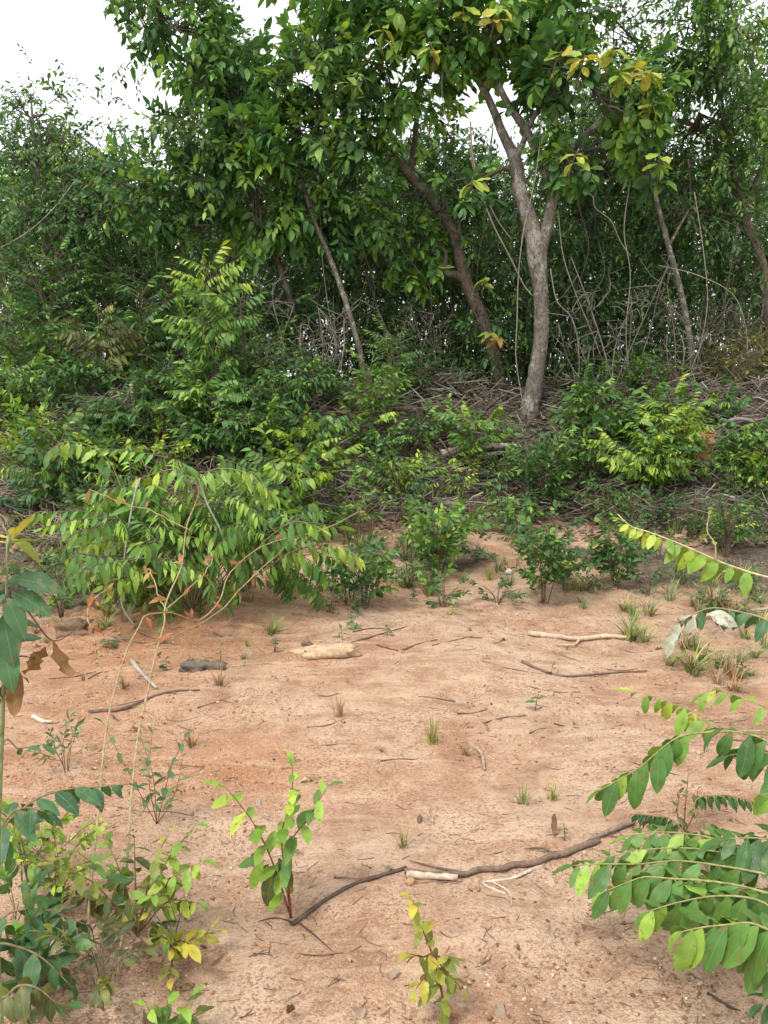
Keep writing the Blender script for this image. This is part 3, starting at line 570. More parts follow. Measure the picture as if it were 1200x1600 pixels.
us_label = ['leafy shrub below the feathery tree, behind the olive sapling', 'feather-leaved shrub between the olive sapling and the lime-topped sapling', 'low rounded shrub at the bank top in front of the olive sapling', 'pale feather-leaved shrub above the dry upright stems at the thicket end', 'dark low shrub before the lime-topped sapling on its feathery-tree side', 'mid-green shrub just beside the lime-topped sapling towards the pale pole', 'fresh green feather-leaved shrub at the foot of the lime-topped sapling', "feather-leaved shrub on the bank top before the broadleaf tree's foot", 'small-leaved shrub at the foot of the dark broadleaf tree', 'feather-leaved shrub at the short pale broken pole', "tall feather-leaved shrub merging into the feathery tree's lower crown", 'tall dark shrub behind the lime-topped sapling and olive sapling', "dark feather-leaved shrub under the broadleaf tree's horizontal limb", 'tall shrub at the thicket end under the feathery tree', "shrub high in the thicket under the broadleaf tree's outer crown", 'upright feather-leaved shrub between the pale pole and the leaning tree', "fresh low shrub in front of the leaning pale pole's foot", "dark shrub against the leaning tree's lower trunk", 'dark shrub between lime-topped sapling and leafless grey shrub', 'dark shrub filling the thicket right behind the lime-topped sapling', 'small-leaved shrub at the foot of the leafless twig tangle', 'olive round-leaved shrub below the leafless brown shrub', "feather-leaved shrub right at the forked trunk's foot", "olive shrub against the dense small-leaved tree's trunk", 'small-leaved shrub in the shade just behind the leaning pale pole', 'feather-leaved shrub in the shade between pale pole and leaning tree', 'dark shrub in the shade behind the leaning tree bend']
for k, (px, b, t, hw, Y, kd, c) in enumerate(us):
    bush('understory_shrub', us_label[k], 'shrub', px, b, t, hw, Y, kd, r2.uniform(.07, .10), ('ovate', 'lance')[k % 2], c, 7, int(125*hw/60), 60, .26, 'understory shrubs at the forest edge', length=.24, low=.1, depth=.5)
bush('arching_shrub', 'low shrub with horizontal lime fronds arching over the brush pile', 'shrub', 480, 740, 655, 62, 7.3, 'pin', .10, 'ovate', 'lime', 5, 46, 200, .4, length=.26, low=.4)
bush('yellow_tip_shrub', 'shrub with yellow-green tip leaves above the dry grass pile', 'shrub', 255, 740, 660, 40, 7.3, 'alt', .085, 'ovate', 'lime', 4, 16, 120, .6, length=.2, low=.4)
bush('hanging_leaf_shrub', 'shrub of hanging leaf rows in front of dry stems by the left thicket', 'shrub', 100, 760, 665, 65, 7.0, 'hang', .10, 'ovate', 'mid', 5, 39, 180, .2, length=.24, low=.4)
bush('fern_leaved_shrub', 'fern-leaved shrub rising from the brush beside the forked trunk', 'shrub', 735, 700, 622, 44, 8.2, 'pin', .085, 'ovate', 'fresh', 5, 41, 200, .3, length=.2, low=.3)
bush('dim_bank_shrub', 'mid-green shrub on the bank just right of the forked trunk foot', 'shrub', 925, 720, 600, 50, 8.1, 'alt', .10, 'ovate', 'mid', 6, 80, 240, .15, length=.22, low=.15)
bush('bank_top_shrub', 'light shrub at the bank top between bare tangle and lime bush', 'shrub', 1010, 700, 615, 60, 8.2, 'pin', .09, 'ovate', 'fresh', 6, 64, 220, .25, length=.2, low=.25)

# ------------------------------------------------------------------ lianas, bare shrubs
def line_thing(name, label, cat, group, pts, r, colr, part=None, sides=5, n=20, r1=None):
    P = [V3(p) for p in pts]; mb = MB(); o = P[0]; mb.tube(P, [r, r1 or r*.7], sides, n, wob=.15)
    t = link(name, mb.mesh(name, o), WOODO, loc=tuple(o)); t.color = (*colr, 1); return tag(t, label, cat, group)
GREYT = (.24, .205, .165)
def liana(pts, r=.009, colr=GREYT, Y=8.8, label='thin bare vine hanging among the shaded trunks', group='bare vines hanging among the trunks'): line_thing('liana', label, 'vine', group, [at(a, b, Y) for a, b in pts], r, colr)
liana([(735, 190), (738, 240), (752, 300), (770, 350), (796, 400), (818, 445), (832, 462)], 0.0112, label='thick pale vine slanting from the crown against the forked trunk', group=None)
liana([(846, 170), (842, 240), (832, 300), (818, 360), (810, 430), (808, 500), (806, 560), (816, 625), (820, 660)], 0.0084, Y=8.7, label='long pale vine hanging straight past the forked trunk to the ground', group=None)
liana([(730, 200), (742, 270), (775, 340), (800, 375)], 0.0070, label='short pale vine beside the thick slanting vine', group=None)
liana([(886, 285), (905, 300), (925, 305), (930, 325), (955, 345), (968, 375), (985, 400)], 0.0077, label='crooked pale vine stepping down right of the fork', group=None)
liana([(872, 330), (880, 400), (900, 460), (925, 520), (940, 560)], 0.0063, label='thin vine slanting into the leafless twig tangle', group=None)
liana([(700, 60), (690, 130), (700, 190), (735, 230)], 0.0063, label="vine looping at the top of the forked tree's thin stem", group=None)
liana([(860, 420), (870, 470), (895, 500), (905, 560), (900, 640)], 0.0070, label="vine hanging close behind the forked trunk's lower half", group=None)
liana([(985, 280), (975, 360), (985, 430), (978, 520), (985, 600)], 0.0070, label='wavy vine hanging between fork and straight grey pole', group=None)
liana([(1085, 300), (1100, 400), (1105, 480), (1090, 560)], 0.0063, label='vine curving down beside the straight grey pole', group=None)
liana([(1030, 415), (1090, 430), (1145, 460), (1165, 510), (1168, 560)], 0.0063, label='arched vine running from the straight grey pole towards the dense tree', group=None)
liana([(500, 330), (505, 420), (520, 520), (540, 600)], 0.0063, Y=9.3, label='thin vine hanging alongside the leaning pale pole', group=None)
liana([(0, 388), (40, 365), (80, 330), (118, 282)], 0.0098, Y=9.4, label='pale bare branch slanting across the feathery tree', group=None)
for k in range(20):
    x0 = r2.uniform(560, 1190); t0 = r2.uniform(230, 380); b0 = r2.uniform(560, 650); a = r2.uniform(-50, 50)
    liana([(x0, t0), (x0+a*.2+r2.uniform(-25, 25), t0*.75+b0*.25), (x0+a*.5+r2.uniform(-25, 25), t0*.5+b0*.5), (x0+a*.8+r2.uniform(-25, 25), t0*.25+b0*.75), (x0+a, b0)], r2.uniform(.003, .007), shade(.3, .7, GREYT), r2.uniform(8.9, 10.3))
def bare_bush(name, label, px, pyb, pyt, hw, Y, n, colr, group=None):
    b = V3(at(px, pyb, Y)); b[2] = Hs(b[0], b[1]); h = at(px, pyt, Y).z - b[2]; r = hw*pix(Y); T = root(name, label, 'shrub', b, group); tw = MB()
    for k in range(n):
        e = b + np.array([rng.uniform(-1, 1)*r, rng.uniform(-.5, .5)*r, h*rng.uniform(.5, 1)]); m = b*.5+e*.5+rng.normal(0, .10, 3)*np.array([1, 1, .5])
        C = catmull([b+rng.normal(0, .06, 3)*np.array([1, 1, 0])-np.array([0, 0, .05]), m, e], 9); mb = MB(); mb.tube(C, [rng.uniform(.007, .013), .004], 5, wob=.15); s = link('stem', mb.mesh('stem', b), WOODO, T); s.color = (*colr, 1)
        for q in range(9):
            i = rng.integers(2, 9); d = unit(rng.normal(size=3) + np.array([0, 0, .2]))*rng.uniform(.15, .5); p = C[i]
            C2 = catmull([p, p + d*.5 + rng.normal(0, .05, 3), p + d], 5); tw.tube(C2, [.0055, .0025], 3, C=colr)
            for w in range(2):
                p2 = C2[rng.integers(1, 5)]; d2 = unit(rng.normal(size=3))*rng.uniform(.08, .25); tw.tube([p2, p2+d2*.5+rng.normal(0, .03, 3), p2+d2], [.0035, .0015], 3, C=colr)
    o = link('twigs', tw.mesh('twigs', b), WOOD, T); o['kind'] = 'stuff'
bare_bush('bare_shrub', 'leafless grey shrub with a fine tangle of twigs right of the forked trunk', 960, 600, 400, 90, 8.9, 7, (0.194, 0.169, 0.144))
bare_bush('bare_shrub', 'leafless shrub reaching up around the straight grey pole', 1060, 610, 430, 70, 8.9, 5, (0.173, 0.144, 0.119))
bare_bush('bare_shrub', 'sprawling leafless brown shrub beside the dense small-leaved tree', 1150, 600, 450, 60, 9.1, 5, (0.122, 0.101, 0.079))
bare_bush('bare_shrub', 'leafless grey shrub leaning between the pale pole and lime-topped sapling', 500, 650, 470, 55, 8.9, 6, (0.216, 0.187, 0.158))
bare_bush('bare_shrub', 'low leafless shrub under the crown of the dark broadleaf tree', 420, 600, 420, 50, 9.1, 6, (0.194, 0.173, 0.151))
bare_bush('bare_shrub', 'thin leafless shrub in the gap left of the leaning tree', 660, 630, 470, 50, 9.4, 6, (0.144, 0.122, 0.094))

# ------------------------------------------------------------------ brush pile along the bank
def brush():
    mb = MB()
    def batch(x, y, lift, ln, rad, tilt, cols):
        n = len(x); z = H(x, y) + lift; a = rng.uniform(0, np.pi*2, n); el = rng.normal(0, tilt, n)
        d = np.stack([np.cos(a)*np.cos(el), np.sin(a)*np.cos(el)*.6, np.sin(el)], -1)*ln[:, None]
        c = np.stack([x, y, z], -1); d[:, 2] += rng.normal(0, .03, n); p0, p1 = c - d*.5, c + d*.5
        for p in (p0, p1): g = H(p[:, 0], p[:, 1]); p[:, 2] = np.maximum(p[:, 2], g + .004)
        pm = (p0+p1)*.5 + rng.normal(0, .06, (n, 3))*ln[:, None]; pm[:, 2] = np.maximum(pm[:, 2], H(pm[:, 0], pm[:, 1]) + .003)
        for i in range(n): mb.tube([p0[i], pm[i], p1[i]], [rad[i], rad[i]*.5], 3, C=cols[i])
    n = 8500; x = rng.uniform(-5.2, 5.2, n); y = foot(x) + .12 + 2.4*rng.random(n)**.95; ht = .38*vnoise(x*1.3, y*1.3) + .04
    sel = np.abs(x) < .62*y
    x, y, ht = x[sel], y[sel], ht[sel]; n = len(x)
    base = np.array([(.20, .175, .15), (.14, .115, .095), (.29, .26, .225), (.21, .15, .10), (.09, .07, .055)])[rng.integers(0, 5, n)]
    batch(x, y, ht*rng.random(n), rng.uniform(.12, .65, n), .0026 + .009*rng.random(n)**2.5 + np.where(rng.random(n) < .03, .012*rng.random(n), 0), .36, base*rng.uniform(.7, 1.2, (n, 1)))
    n = 1500; x = rng.uniform(-4.6, -1.8, n); y = foot(x) + rng.uniform(-.1, 1.0, n)     # dry upright stems on the left
    batch(x, y, .12 + 0*x, rng.uniform(.15, .45, n), rng.uniform(.002, .005, n), .75, np.array([(.36, .29, .21)])*rng.uniform(.6, 1.1, (n, 1)))
    n = 5200; x = rng.uniform(-5.2, 5.2, n); y = foot(x) - .5 + 3.2*rng.random(n); p = np.stack([x, y, H(x, y) + .012 + .05*rng.random(n)], -1)      # matted dead leaves
    R = frames(rng.normal(size=(n, 3))*np.array([1, 1, .3]), np.array([[0, 0, 1.]]) + rng.normal(0, .35, (n, 3))); cl = np.array([(.19, .13, .09), (.12, .085, .06), (.27, .20, .145), (.22, .13, .075)])[rng.integers(0, 4, n)]*rng.uniform(.7, 1.2, (n, 1))
    for v in range(4): j = np.arange(v, n, 4); mb.inst(*LOD['ovate'][v], p[j], R[j], rng.uniform(.05, .12, len(j)), cl[j])
    o = link('brush_pile', mb.mesh('brush_pile'), WOOD); tag(o, 'long pile of dry grey twigs heaped along the forest edge', 'brush pile', kind='stuff')
brush()
def stick(name, label, cat, group, px, r_px, colr, lift=0., forks=(), r1=.5, sides=7, Y=None):
    """a stick lying on the ground through the pixels px; forks are parts"""
    def path(L, up):
        P = [V3(on(a, b)) for a, b in L]
        r = r_px*pix(P[0][1]); return np.array([p + np.array([0, 0, r*.7 + up]) for p in P]), r
    P, r = path(px, lift); mb = MB(); o = P[0]; mb.tube(P, [r, r*r1], sides, max(10, 5*len(P)), wob=.22)
    t = link(name, mb.mesh(name, o), WOODO, loc=tuple(o)); t.color = (*colr, 1); tag(t, label, cat, group)
    for L in forks:
        Q, _ = path(L, lift); mb = MB(); mb.tube(Q, [r*.55, r*.2], 5, 10, wob=.2); f = link('fork', mb.mesh('fork', o), WOODO, t); f.color = (*colr, 1)
    return t
stick('log', 'pale broken log lying across the brush pile right of the vine shrub', 'log', None, [(690, 728), (730, 722), (775, 716), (815, 718)], 6.5, (.42, .37, .30), .10, r1=.7)
stick('log', 'thin pale log end beside the larger broken log', 'log', None, [(745, 728), (780, 722), (822, 722)], 3.5, (.45, .38, .29), .08, r1=.8)
stick('fallen_branch', 'reddish brown dead branch lying on the bank under the bare tangle', 'branch', None, [(915, 600), (950, 585), (985, 575), (1015, 570)], 5, (.22, .11, .06), .10, [[(945, 587), (975, 560), (1000, 548)], [(965, 580), (1000, 590)]])
def at_stick(name, label, cat, group, L, Y, r, colr, r1=.5):
    if Y < 8.5: Y = on(*L[0]).y - .06
    return line_thing(name, label, cat, group, [at(a, b, Y) for a, b in L], r, colr, n=24, r1=r*r1, sides=8)
at_stick('dead_root', 'thick grey dead root arching out of the bank beside the red soil clod', 'root', None, [(1124, 712), (1122, 690), (1128, 668), (1143, 657), (1160, 655), (1180, 662), (1200, 690)], 7.75, .030, (.20, .18, .165), .5)
at_stick('dead_root', 'brown bent root hanging below the grey arching root', 'root', None, [(1160, 655), (1168, 680), (1185, 700), (1195, 720)], 7.7, .025, (.14, .10, .075))
at_stick('dead_pole', 'short pale broken pole stuck upright in the left thicket', 'branch', None, [(213, 665), (210, 630), (205, 600)], 7.9, .03, (.38, .30, .23), .7)
at_stick('arched_stem', 'thin pale stem bent into an arch before the left thicket', 'vine', None, [(300, 690), (315, 655), (335, 638), (355, 634), (370, 648), (375, 660)], 7.5, .010, (.34, .33, .24), .8)
at_stick('leaning_pole', 'short brown pole leaning on the bank below the dark green bush', 'branch', None, [(882, 775), (895, 760), (912, 740)], 7.2, .025, (.30, .24, .18), .8)
at_stick('bent_branch', 'brown dead branch curving up through the mid-green bank shrub', 'branch', None, [(925, 695), (912, 670), (905, 655), (890, 640)], 7.7, .02, (.24, .19, .15), .6)
for k in range(22):
    px = r2.uniform(20, 1180); py = r2.uniform(655, 770); a = r2.uniform(-.35, .35); L = r2.uniform(40, 120); Yb = None
    p = on(px, py); Y = p.y - .05; zz = at(px, py, Y).z
    at_stick('dead_branch', 'grey dead branch lying in the brush pile', 'branch', 'grey dead branches in the brush pile', [(px-L*.5, py+a*L*.5), (px, py-6+r2.uniform(-6, 6)), (px+L*.5, py-a*L*.5)], Y, r2.uniform(.008, .018), shade(.7, 1.25, (.30, .26, .22)))

# ================================================================== CLEARING
def lump(name, label, cat, loc, size, colr, seed, mat_, amp=.35, freq=1.6, sub=14, flat=1.0):
    th = np.linspace(0, np.pi, sub); ph = np.linspace(0, 2*np.pi, sub*2, endpoint=False); A, B = np.meshgrid(th, ph, indexing='ij')
    D = np.stack([np.sin(A)*np.cos(B), np.sin(A)*np.sin(B), np.cos(A)], -1).reshape(-1, 3); sq = np.sign(D)*np.abs(D)**.75
    r = 1 + amp*(vnoise(D[:, 0]*freq+seed, D[:, 1]*freq+3, D[:, 2]*freq)-.5)*2 + amp*.4*(vnoise(D[:, 0]*freq*3+seed, D[:, 1]*freq*3, D[:, 2]*freq*3)-.5)*2
    V = sq*r[:, None]*np.array(size); m = sub*2; i = (np.arange(sub-1)[:, None]*m); j = np.arange(m)[None]; k = (j+1) % m
    T = quads_to_tris(np.stack([i+j, i+m+j, i+m+k, i+k], -1).reshape(-1, 4)); o = link(name, make_mesh(name, V, T, smooth=False), mat_, loc=tuple(loc)); o.color = (*colr, 1)
    return tag(o, label, cat)
p = on(1097, 712); lump('soil_clod', 'upturned clod of red earth at the bank beside the dead roots', 'soil clod', (p.x, p.y + .02, p.z + .04), (.20, .15, .24), (.38, .185, .095), 3, STONE, .30, 1.3, sub=20)
p = on(1092, 700); lump('wood_slab', 'pale flat slab of wood on top of the red soil clod', 'wood', (p.x, p.y - .10, p.z + .17), (.15, .05, .014), (.42, .32, .22), 8, STONE, .45)
p = on(514, 1022); lump('flat_stone', 'pale flat elongated stone lying on the bare soil', 'stone', (p.x, p.y, p.z+.006), (.165, .06, .038), (.46, .32, .205), 5, STONE, .5, 2.0)
p = on(470, 1015); lump('brown_stone', 'small brown stone touching the end of the pale flat stone', 'stone', (p.x+.03, p.y+.05, p.z+.012), (.03, .03, .024), (.20, .13, .09), 6, STONE, .3)
p = on(312, 1045); lump('bark_chunk', 'dark grey chunk of rotten wood on the soil below the vine shrub', 'wood', (p.x, p.y, p.z+.004), (.10, .05, .036), (.15, .12, .095), 9, STONE, .7, 2.2)
p = on(118, 985); lump('wood_stump', 'weathered brown lump of wood half buried left of the red earth hump', 'wood', (p.x, p.y, p.z), (.11, .11, .055), (.20, .13, .085), 12, STONE, .5, 2.2)
p = on(795, 898); lump('white_pebble', 'small whitish stone at the foot of the round bush', 'stone', (p.x, p.y, p.z+.02), (.03, .03, .025), (.5, .44, .38), 15, STONE, .2)
p = on(288, 620+325); 
for k, (a, b, s, c) in enumerate([(692, 1369, .010, (.40, .24, .13)), (742, 1392, .016, (.40, .24, .14)), (718, 1377, .009, (.42, .24, .14)), (640, 1380, .014, (.50, .30, .16)), (244, 1500, .014, (.52, .33, .22)), (207, 1501, .014, (.48, .26, .15)), (416, 1477, .012, (.47, .28, .16))]):
    p = on(a, b); o = lump('pebble', 'small orange-brown pebble on the sandy soil near the dead branch', 'pebble', (p.x, p.y, p.z + s*.1), (s, s*.8, s*.6), shade(.75, .85, c), 20+k, STONE, .75, 1.3, sub=12); o['group'] = 'pebbles on the sandy soil'

# vine shrub with hanging leaf rows
def vine_shrub():
    b = V3(on(300, 955)); T = root('vine_shrub', 'large shrub with long hanging leaf rows and orange-tipped vine over red earth', 'shrub', b); Y = b[1]
    fr = [[(300, 955), (285, 830), (290, 740), (225, 745), (150, 785)], [(300, 955), (300, 820), (305, 730), (280, 705), (235, 730)], [(300, 955), (300, 800), (320, 740), (375, 735), (420, 765)],
          [(290, 950), (260, 860), (220, 830), (160, 845), (95, 880)], [(305, 955), (350, 850), (385, 760), (430, 745), (465, 775)], [(310, 955), (380, 880), (420, 840), (460, 815), (500, 825)],
          [(300, 955), (290, 840), (300, 770), (335, 760), (345, 800)], [(295, 955), (240, 860), (215, 790), (180, 770), (130, 815)], [(300, 955), (330, 860), (350, 800), (390, 790), (415, 830)],
          [(305, 955), (360, 890), (400, 850), (440, 850), (480, 880)], [(300, 955), (290, 850), (250, 790), (215, 800), (195, 850)], [(305, 955), (330, 830), (300, 790), (270, 790), (255, 840)],
          [(300, 955), (350, 900), (390, 880), (430, 890), (445, 915)], [(295, 955), (260, 890), (225, 880), (195, 900), (180, 925)], [(300, 955), (310, 880), (325, 850), (345, 860), (350, 890)], [(302, 955), (330, 900), (375, 850), (400, 800), (450, 800)],
          [(300, 955), (250, 830), (205, 760), (165, 735), (120, 750)], [(306, 955), (350, 830), (400, 770), (470, 760), (510, 790)], [(300, 955), (280, 900), (270, 870), (290, 860), (310, 880)], [(300, 955), (200, 860), (120, 830), (70, 800), (40, 810)], [(300, 955), (220, 840), (170, 720), (110, 690), (70, 710)], [(306, 955), (380, 820), (440, 720), (490, 700), (530, 720)], [(306, 955), (400, 900), (460, 860), (520, 850), (560, 870)], [(300, 955), (260, 780), (230, 700), (200, 690), (170, 715)]]
    fr = [fr[q] for q in (0, 2, 3, 5, 7, 9, 13, 19, 20, 22)]
    for k, L in enumerate(fr):
        dz = rng.uniform(-.45, .5); n = len(L); pts = [at(a, c, Y + dz*i/(n-1)) for i, (a, c) in enumerate(L)]; pts[0] = Vector(b) + Vector((0, 0, -.02))
        leafy(T, b, pts, .0045, 16, rng.uniform(.12, .16), .30, 1, ('lance', 'elliptic')[k % 4 == 0], ('fresh', 'mid', 'lime', 'fresh', 'lime')[k % 5] if k > 1 else 'lime', .88, .45, stem=(.24, .21, .11), fade=.3, jitter=.16)
    lv = Leaves(); tw = MB(); q0, d0 = [], []                                  # short layered sprays on many thin stems
    for k in range(26):
        a = rng.uniform(0, 6.28); rad = rng.uniform(.15, 1.0); e = b + np.array([math.cos(a)*rad*.95 - .02, math.sin(a)*rad*.55, (1.08 - .62*rad**1.6)*rng.uniform(.72, 1.05)]); m = b*.5 + e*.5 + np.array([0, 0, .12])
        C = catmull([b, m, e], 12); mb = MB(); mb.tube(C, [.005, .002], 5, C=(.22, .19, .10)); link('stem', mb.mesh('stem', b), WOOD, T)
        for j in range(7): i = rng.integers(4, 12); z = rng.uniform(0, 6.28); q0.append(C[i]); d0.append(unit(np.array([math.cos(z), math.sin(z)*.8 - .15, rng.uniform(-.25, .35)])))
    q0, d0 = np.array(q0), np.array(d0); e_ = rng.random(len(q0)) < .5
    grow(lv, tw, 'hang', q0[e_], d0[e_], .30, .115, 'fresh', .45); grow(lv, tw, 'pin', q0[~e_], d0[~e_] + np.array([0, 0, .25]), .34, .105, 'fresh', .6)
    pts, u = cluster_points(V3(at(310, 870, Y+.25)), (.85, .40, .38), 90, .2); d = unit(u + np.array([0, 0, -.3]))
    grow(lv, tw, 'hang', pts, d, .26, .12, 'fresh', .3); o = link('twigs', tw.mesh('twigs', b), WOOD, T); o['kind'] = 'stuff'; emit(lv, 'lance', T, b, 120)
vine_shrub()
def creeping_vine():
    b = V3(on(140, 1592)); T = root('creeping_vine', 'tan jointed vine with two long stems climbing from the soil into the hanging-leaf shrub', 'vine', b)
    tan = (.31, .245, .13); brn = (.30, .10, .035); OR = (.34, .125, .045)
    def stem(L, r0, r1):
        P = [at(a, c, Y) for a, c, Y in L]; P = [V3(p) for p in P]
        if L[0][1] > 1560: P[0][2] = Hs(P[0][0], P[0][1]) - .02
        C = catmull(P, 40); C[3:-3] += .006*np.stack([vnoise(np.arange(34)*.45+i*9+len(L), np.full(34, 2.+len(L)))-.5 for i in range(3)], -1)*2; mb = MB(); mb.tube(C, [r0*.68, r1*.68], 6, C=tan, wob=.2); s = link('stem', mb.mesh('stem', b), WOOD, T); return C, s
    S = [[(140, 1592, 1.75), (142, 1400, 1.95), (163, 1160, 2.35), (190, 1040, 2.8), (213, 985, 3.1), (228, 963, 3.3), (262, 956, 3.5), (310, 968, 3.7), (345, 935, 3.9), (362, 890, 4.2), (420, 850, 4.5), (500, 830, 4.7), (560, 800, 4.9)],
         [(182, 1595, 1.75), (195, 1400, 1.95), (215, 1165, 2.35), (235, 1060, 2.7), (255, 985, 3.1), (262, 940, 3.4), (285, 880, 3.8), (290, 830, 4.2), (310, 770, 4.6), (300, 740, 4.8)],
         [(230, 1010, 3.2), (290, 985, 3.6), (345, 955, 4.0), (390, 905, 4.4), (440, 860, 4.6), (470, 838, 4.8)], [(165, 1060, 3.4), (150, 1010, 3.5), (137, 965, 3.6), (145, 940, 3.7), (168, 920, 3.9)],
         [(300, 830, 4.2), (240, 800, 4.3), (190, 785, 4.4), (140, 765, 4.5)], [(262, 950, 3.5), (300, 915, 3.8), (330, 880, 4.0), (325, 850, 4.2)], [(262, 955, 3.5), (245, 925, 3.7), (235, 890, 3.9), (228, 895, 3.9)],
         [(100, 1460, 1.95), (80, 1395, 2.0), (125, 1500, 1.85), (150, 1560, 1.8), (165, 1598, 1.75)], [(67, 1440, 1.95), (85, 1520, 1.85), (105, 1600, 1.75)], [(305, 1420, 2.1), (290, 1460, 2.05), (288, 1560, 1.85), (286, 1600, 1.8)]]
    R = [(.006, .0045), (.006, .005), (.006, .005), (.006, .005), (.005, .004), (.005, .004), (.005, .004), (.004, .004), (.004, .004), (.003, .003)]
    for k, L in enumerate(S):
        C, s = stem(L, *R[k])
        if k < 7:
            for i in ((16, 22, 26, 30, 33, 36, 39) if k < 2 else (8, 16, 24, 31, 39)):
                if k < 2 or rng.random() < .9:
                    for q in range(int(rng.integers(1, 3))):
                        d = unit(rng.normal(size=3) + np.array([0, -.2, .35])); place_leaf('lance', C[i], frames(d[None], np.array([[0, -.6, .6]]) + rng.normal(0, .3, (1, 3)))[0], rng.uniform(.045, .085), np.array(random.choice((OR, OR, (.28, .09, .04), (.36, .22, .05))))*rng.uniform(.7, 1.2), s, b)
            for i in (10, 20, 30):
                V, Tt = tube_arr([C[i]-.006*unit(C[i+1]-C[i]), C[i], C[i]+.006*unit(C[i+1]-C[i])], [.004, .0095, .004], 6); mb = MB(); mb.add(V, Tt, brn); link('node', mb.mesh('node', b), WOOD, s)
creeping_vine()
line_thing('drooping_vine', 'thin grey stem drooping in a long loop across the vine shrub', 'vine', None, [at(a, c, 4.6) for a, c in ((215, 755), (205, 800), (197, 850), (190, 920), (192, 950), (212, 980))], .006, (.36, .36, .33), r1=.005)
line_thing('drooping_vine', 'grey stem arching over the right half of the vine shrub', 'vine', None, [at(a, c, 4.6) for a, c in ((310, 750), (325, 790), (345, 830), (352, 860))], .006, (.36, .36, .33), r1=.005)

# bushes of the clearing
bush('dark_green_bush', 'upright dark green bush standing at the foot of the bank', 'bush', 850, 800, 660, 42, None, 'alt', .085, 'ovate', 'mid', 8, 108, 280, .12, length=.2, low=.1)
bush('lime_bush', 'lime-green bush with drooping pointed leaves beside the red clod', 'bush', 1005, 775, 680, 62, None, 'hang', .115, 'lance', 'lime', 8, 67, 280, .4, length=.22, low=.25)
bush('round_bush', 'round open bush with small rounded leaves on bare soil', 'bush', 850, 942, 806, 62, None, 'ros', .06, 'obovate', 'mid', 7, 104, 290, .16, length=.10, low=.25, stemcol=(.17, .10, .06), stemr=.0045)
bush('low_dark_bush', 'low compact dark bush on bare soil next to the round open bush', 'bush', 960, 915, 828, 48, None, 'ros', .058, 'obovate', 'mid', 8, 92, 280, .08, length=.10, low=.25)
bush('weedy_bush', 'loose weedy bush with pale leaves in the middle of the clearing', 'bush', 685, 900, 780, 70, None, 'alt', .075, 'ovate', 'fresh', 8, 88, 260, .25, length=.15, low=.2)
bush('weedy_bush', 'low weedy bush between the hanging-leaf shrub and the pale flat stone', 'bush', 570, 950, 850, 60, None, 'alt', .065, 'ovate', 'mid', 7, 72, 240, .25, length=.13, low=.2)
bush('dark_shrub', 'dark spindly shrub with wispy stems behind the vine with hanging leaves', 'bush', 1135, 870, 770, 45, None, 'alt', .06, 'lance', 'dark', 9, 70, 260, .1, length=.14, low=.25)
bush('broad_leaf_bush', 'green bush of broad hanging leaves right behind the vine shrub', 'bush', 440, 850, 712, 70, None, 'hang', .135, 'ovate', 'fresh', 8, 51, 280, .25, length=.24, low=.25)
bush('bank_weed', 'dense low weeds of narrow leaves below the lime-green bush', 'weed', 985, 830, 765, 80, None, 'alt', .06, 'lance', 'mid', 9, 80, 260, .2, length=.14, low=.15)
bush('small_yellow_bush', 'small yellowish bush in front of the broken pale log', 'bush', 718, 790, 730, 34, None, 'alt', .07, 'lance', 'lime', 6, 24, 160, .3, length=.13)
bush('left_bush', 'blue-green bush under the thicket left of the vine shrub', 'bush', 60, 810, 735, 60, None, 'pin', .08, 'ovate', 'blue', 6, 50, 200, .15, length=.18)
bush('left_bush', 'small pale-leaved bush in the brush above the left soil patch', 'bush', 150, 830, 760, 45, None, 'alt', .075, 'ovate', 'grey', 6, 43, 160, .1, length=.15)
bush('bank_weed', 'feathery weeds on the slope below the dead roots', 'weed', 1110, 770, 700, 55, None, 'alt', .06, 'lance', 'fresh', 8, 57, 200, .25, length=.15)
bush('bank_weed', 'green weeds tangled in twigs left of the broken log', 'weed', 620, 800, 720, 55, None, 'alt', .07, 'ovate', 'mid', 7, 54, 200, .2, length=.16)
bush('bank_weed', 'thin fresh weeds in the middle brush above the weedy bush', 'weed', 560, 840, 760, 50, None, 'alt', .06, 'ovate', 'fresh', 6, 41, 160, .3, length=.14)
bush('bank_weed', 'leafy weeds behind the round open bush at the bank foot', 'weed', 800, 830, 785, 40, None, 'alt', .055, 'ovate', 'mid', 6, 35, 130, .2, length=.12)
bush('bank_weed', 'leafy weeds at the outer slope past the dark spindly shrub', 'weed', 1180, 800, 740, 40, None, 'alt', .06, 'ovate', 'mid', 6, 41, 130, .2, length=.14)

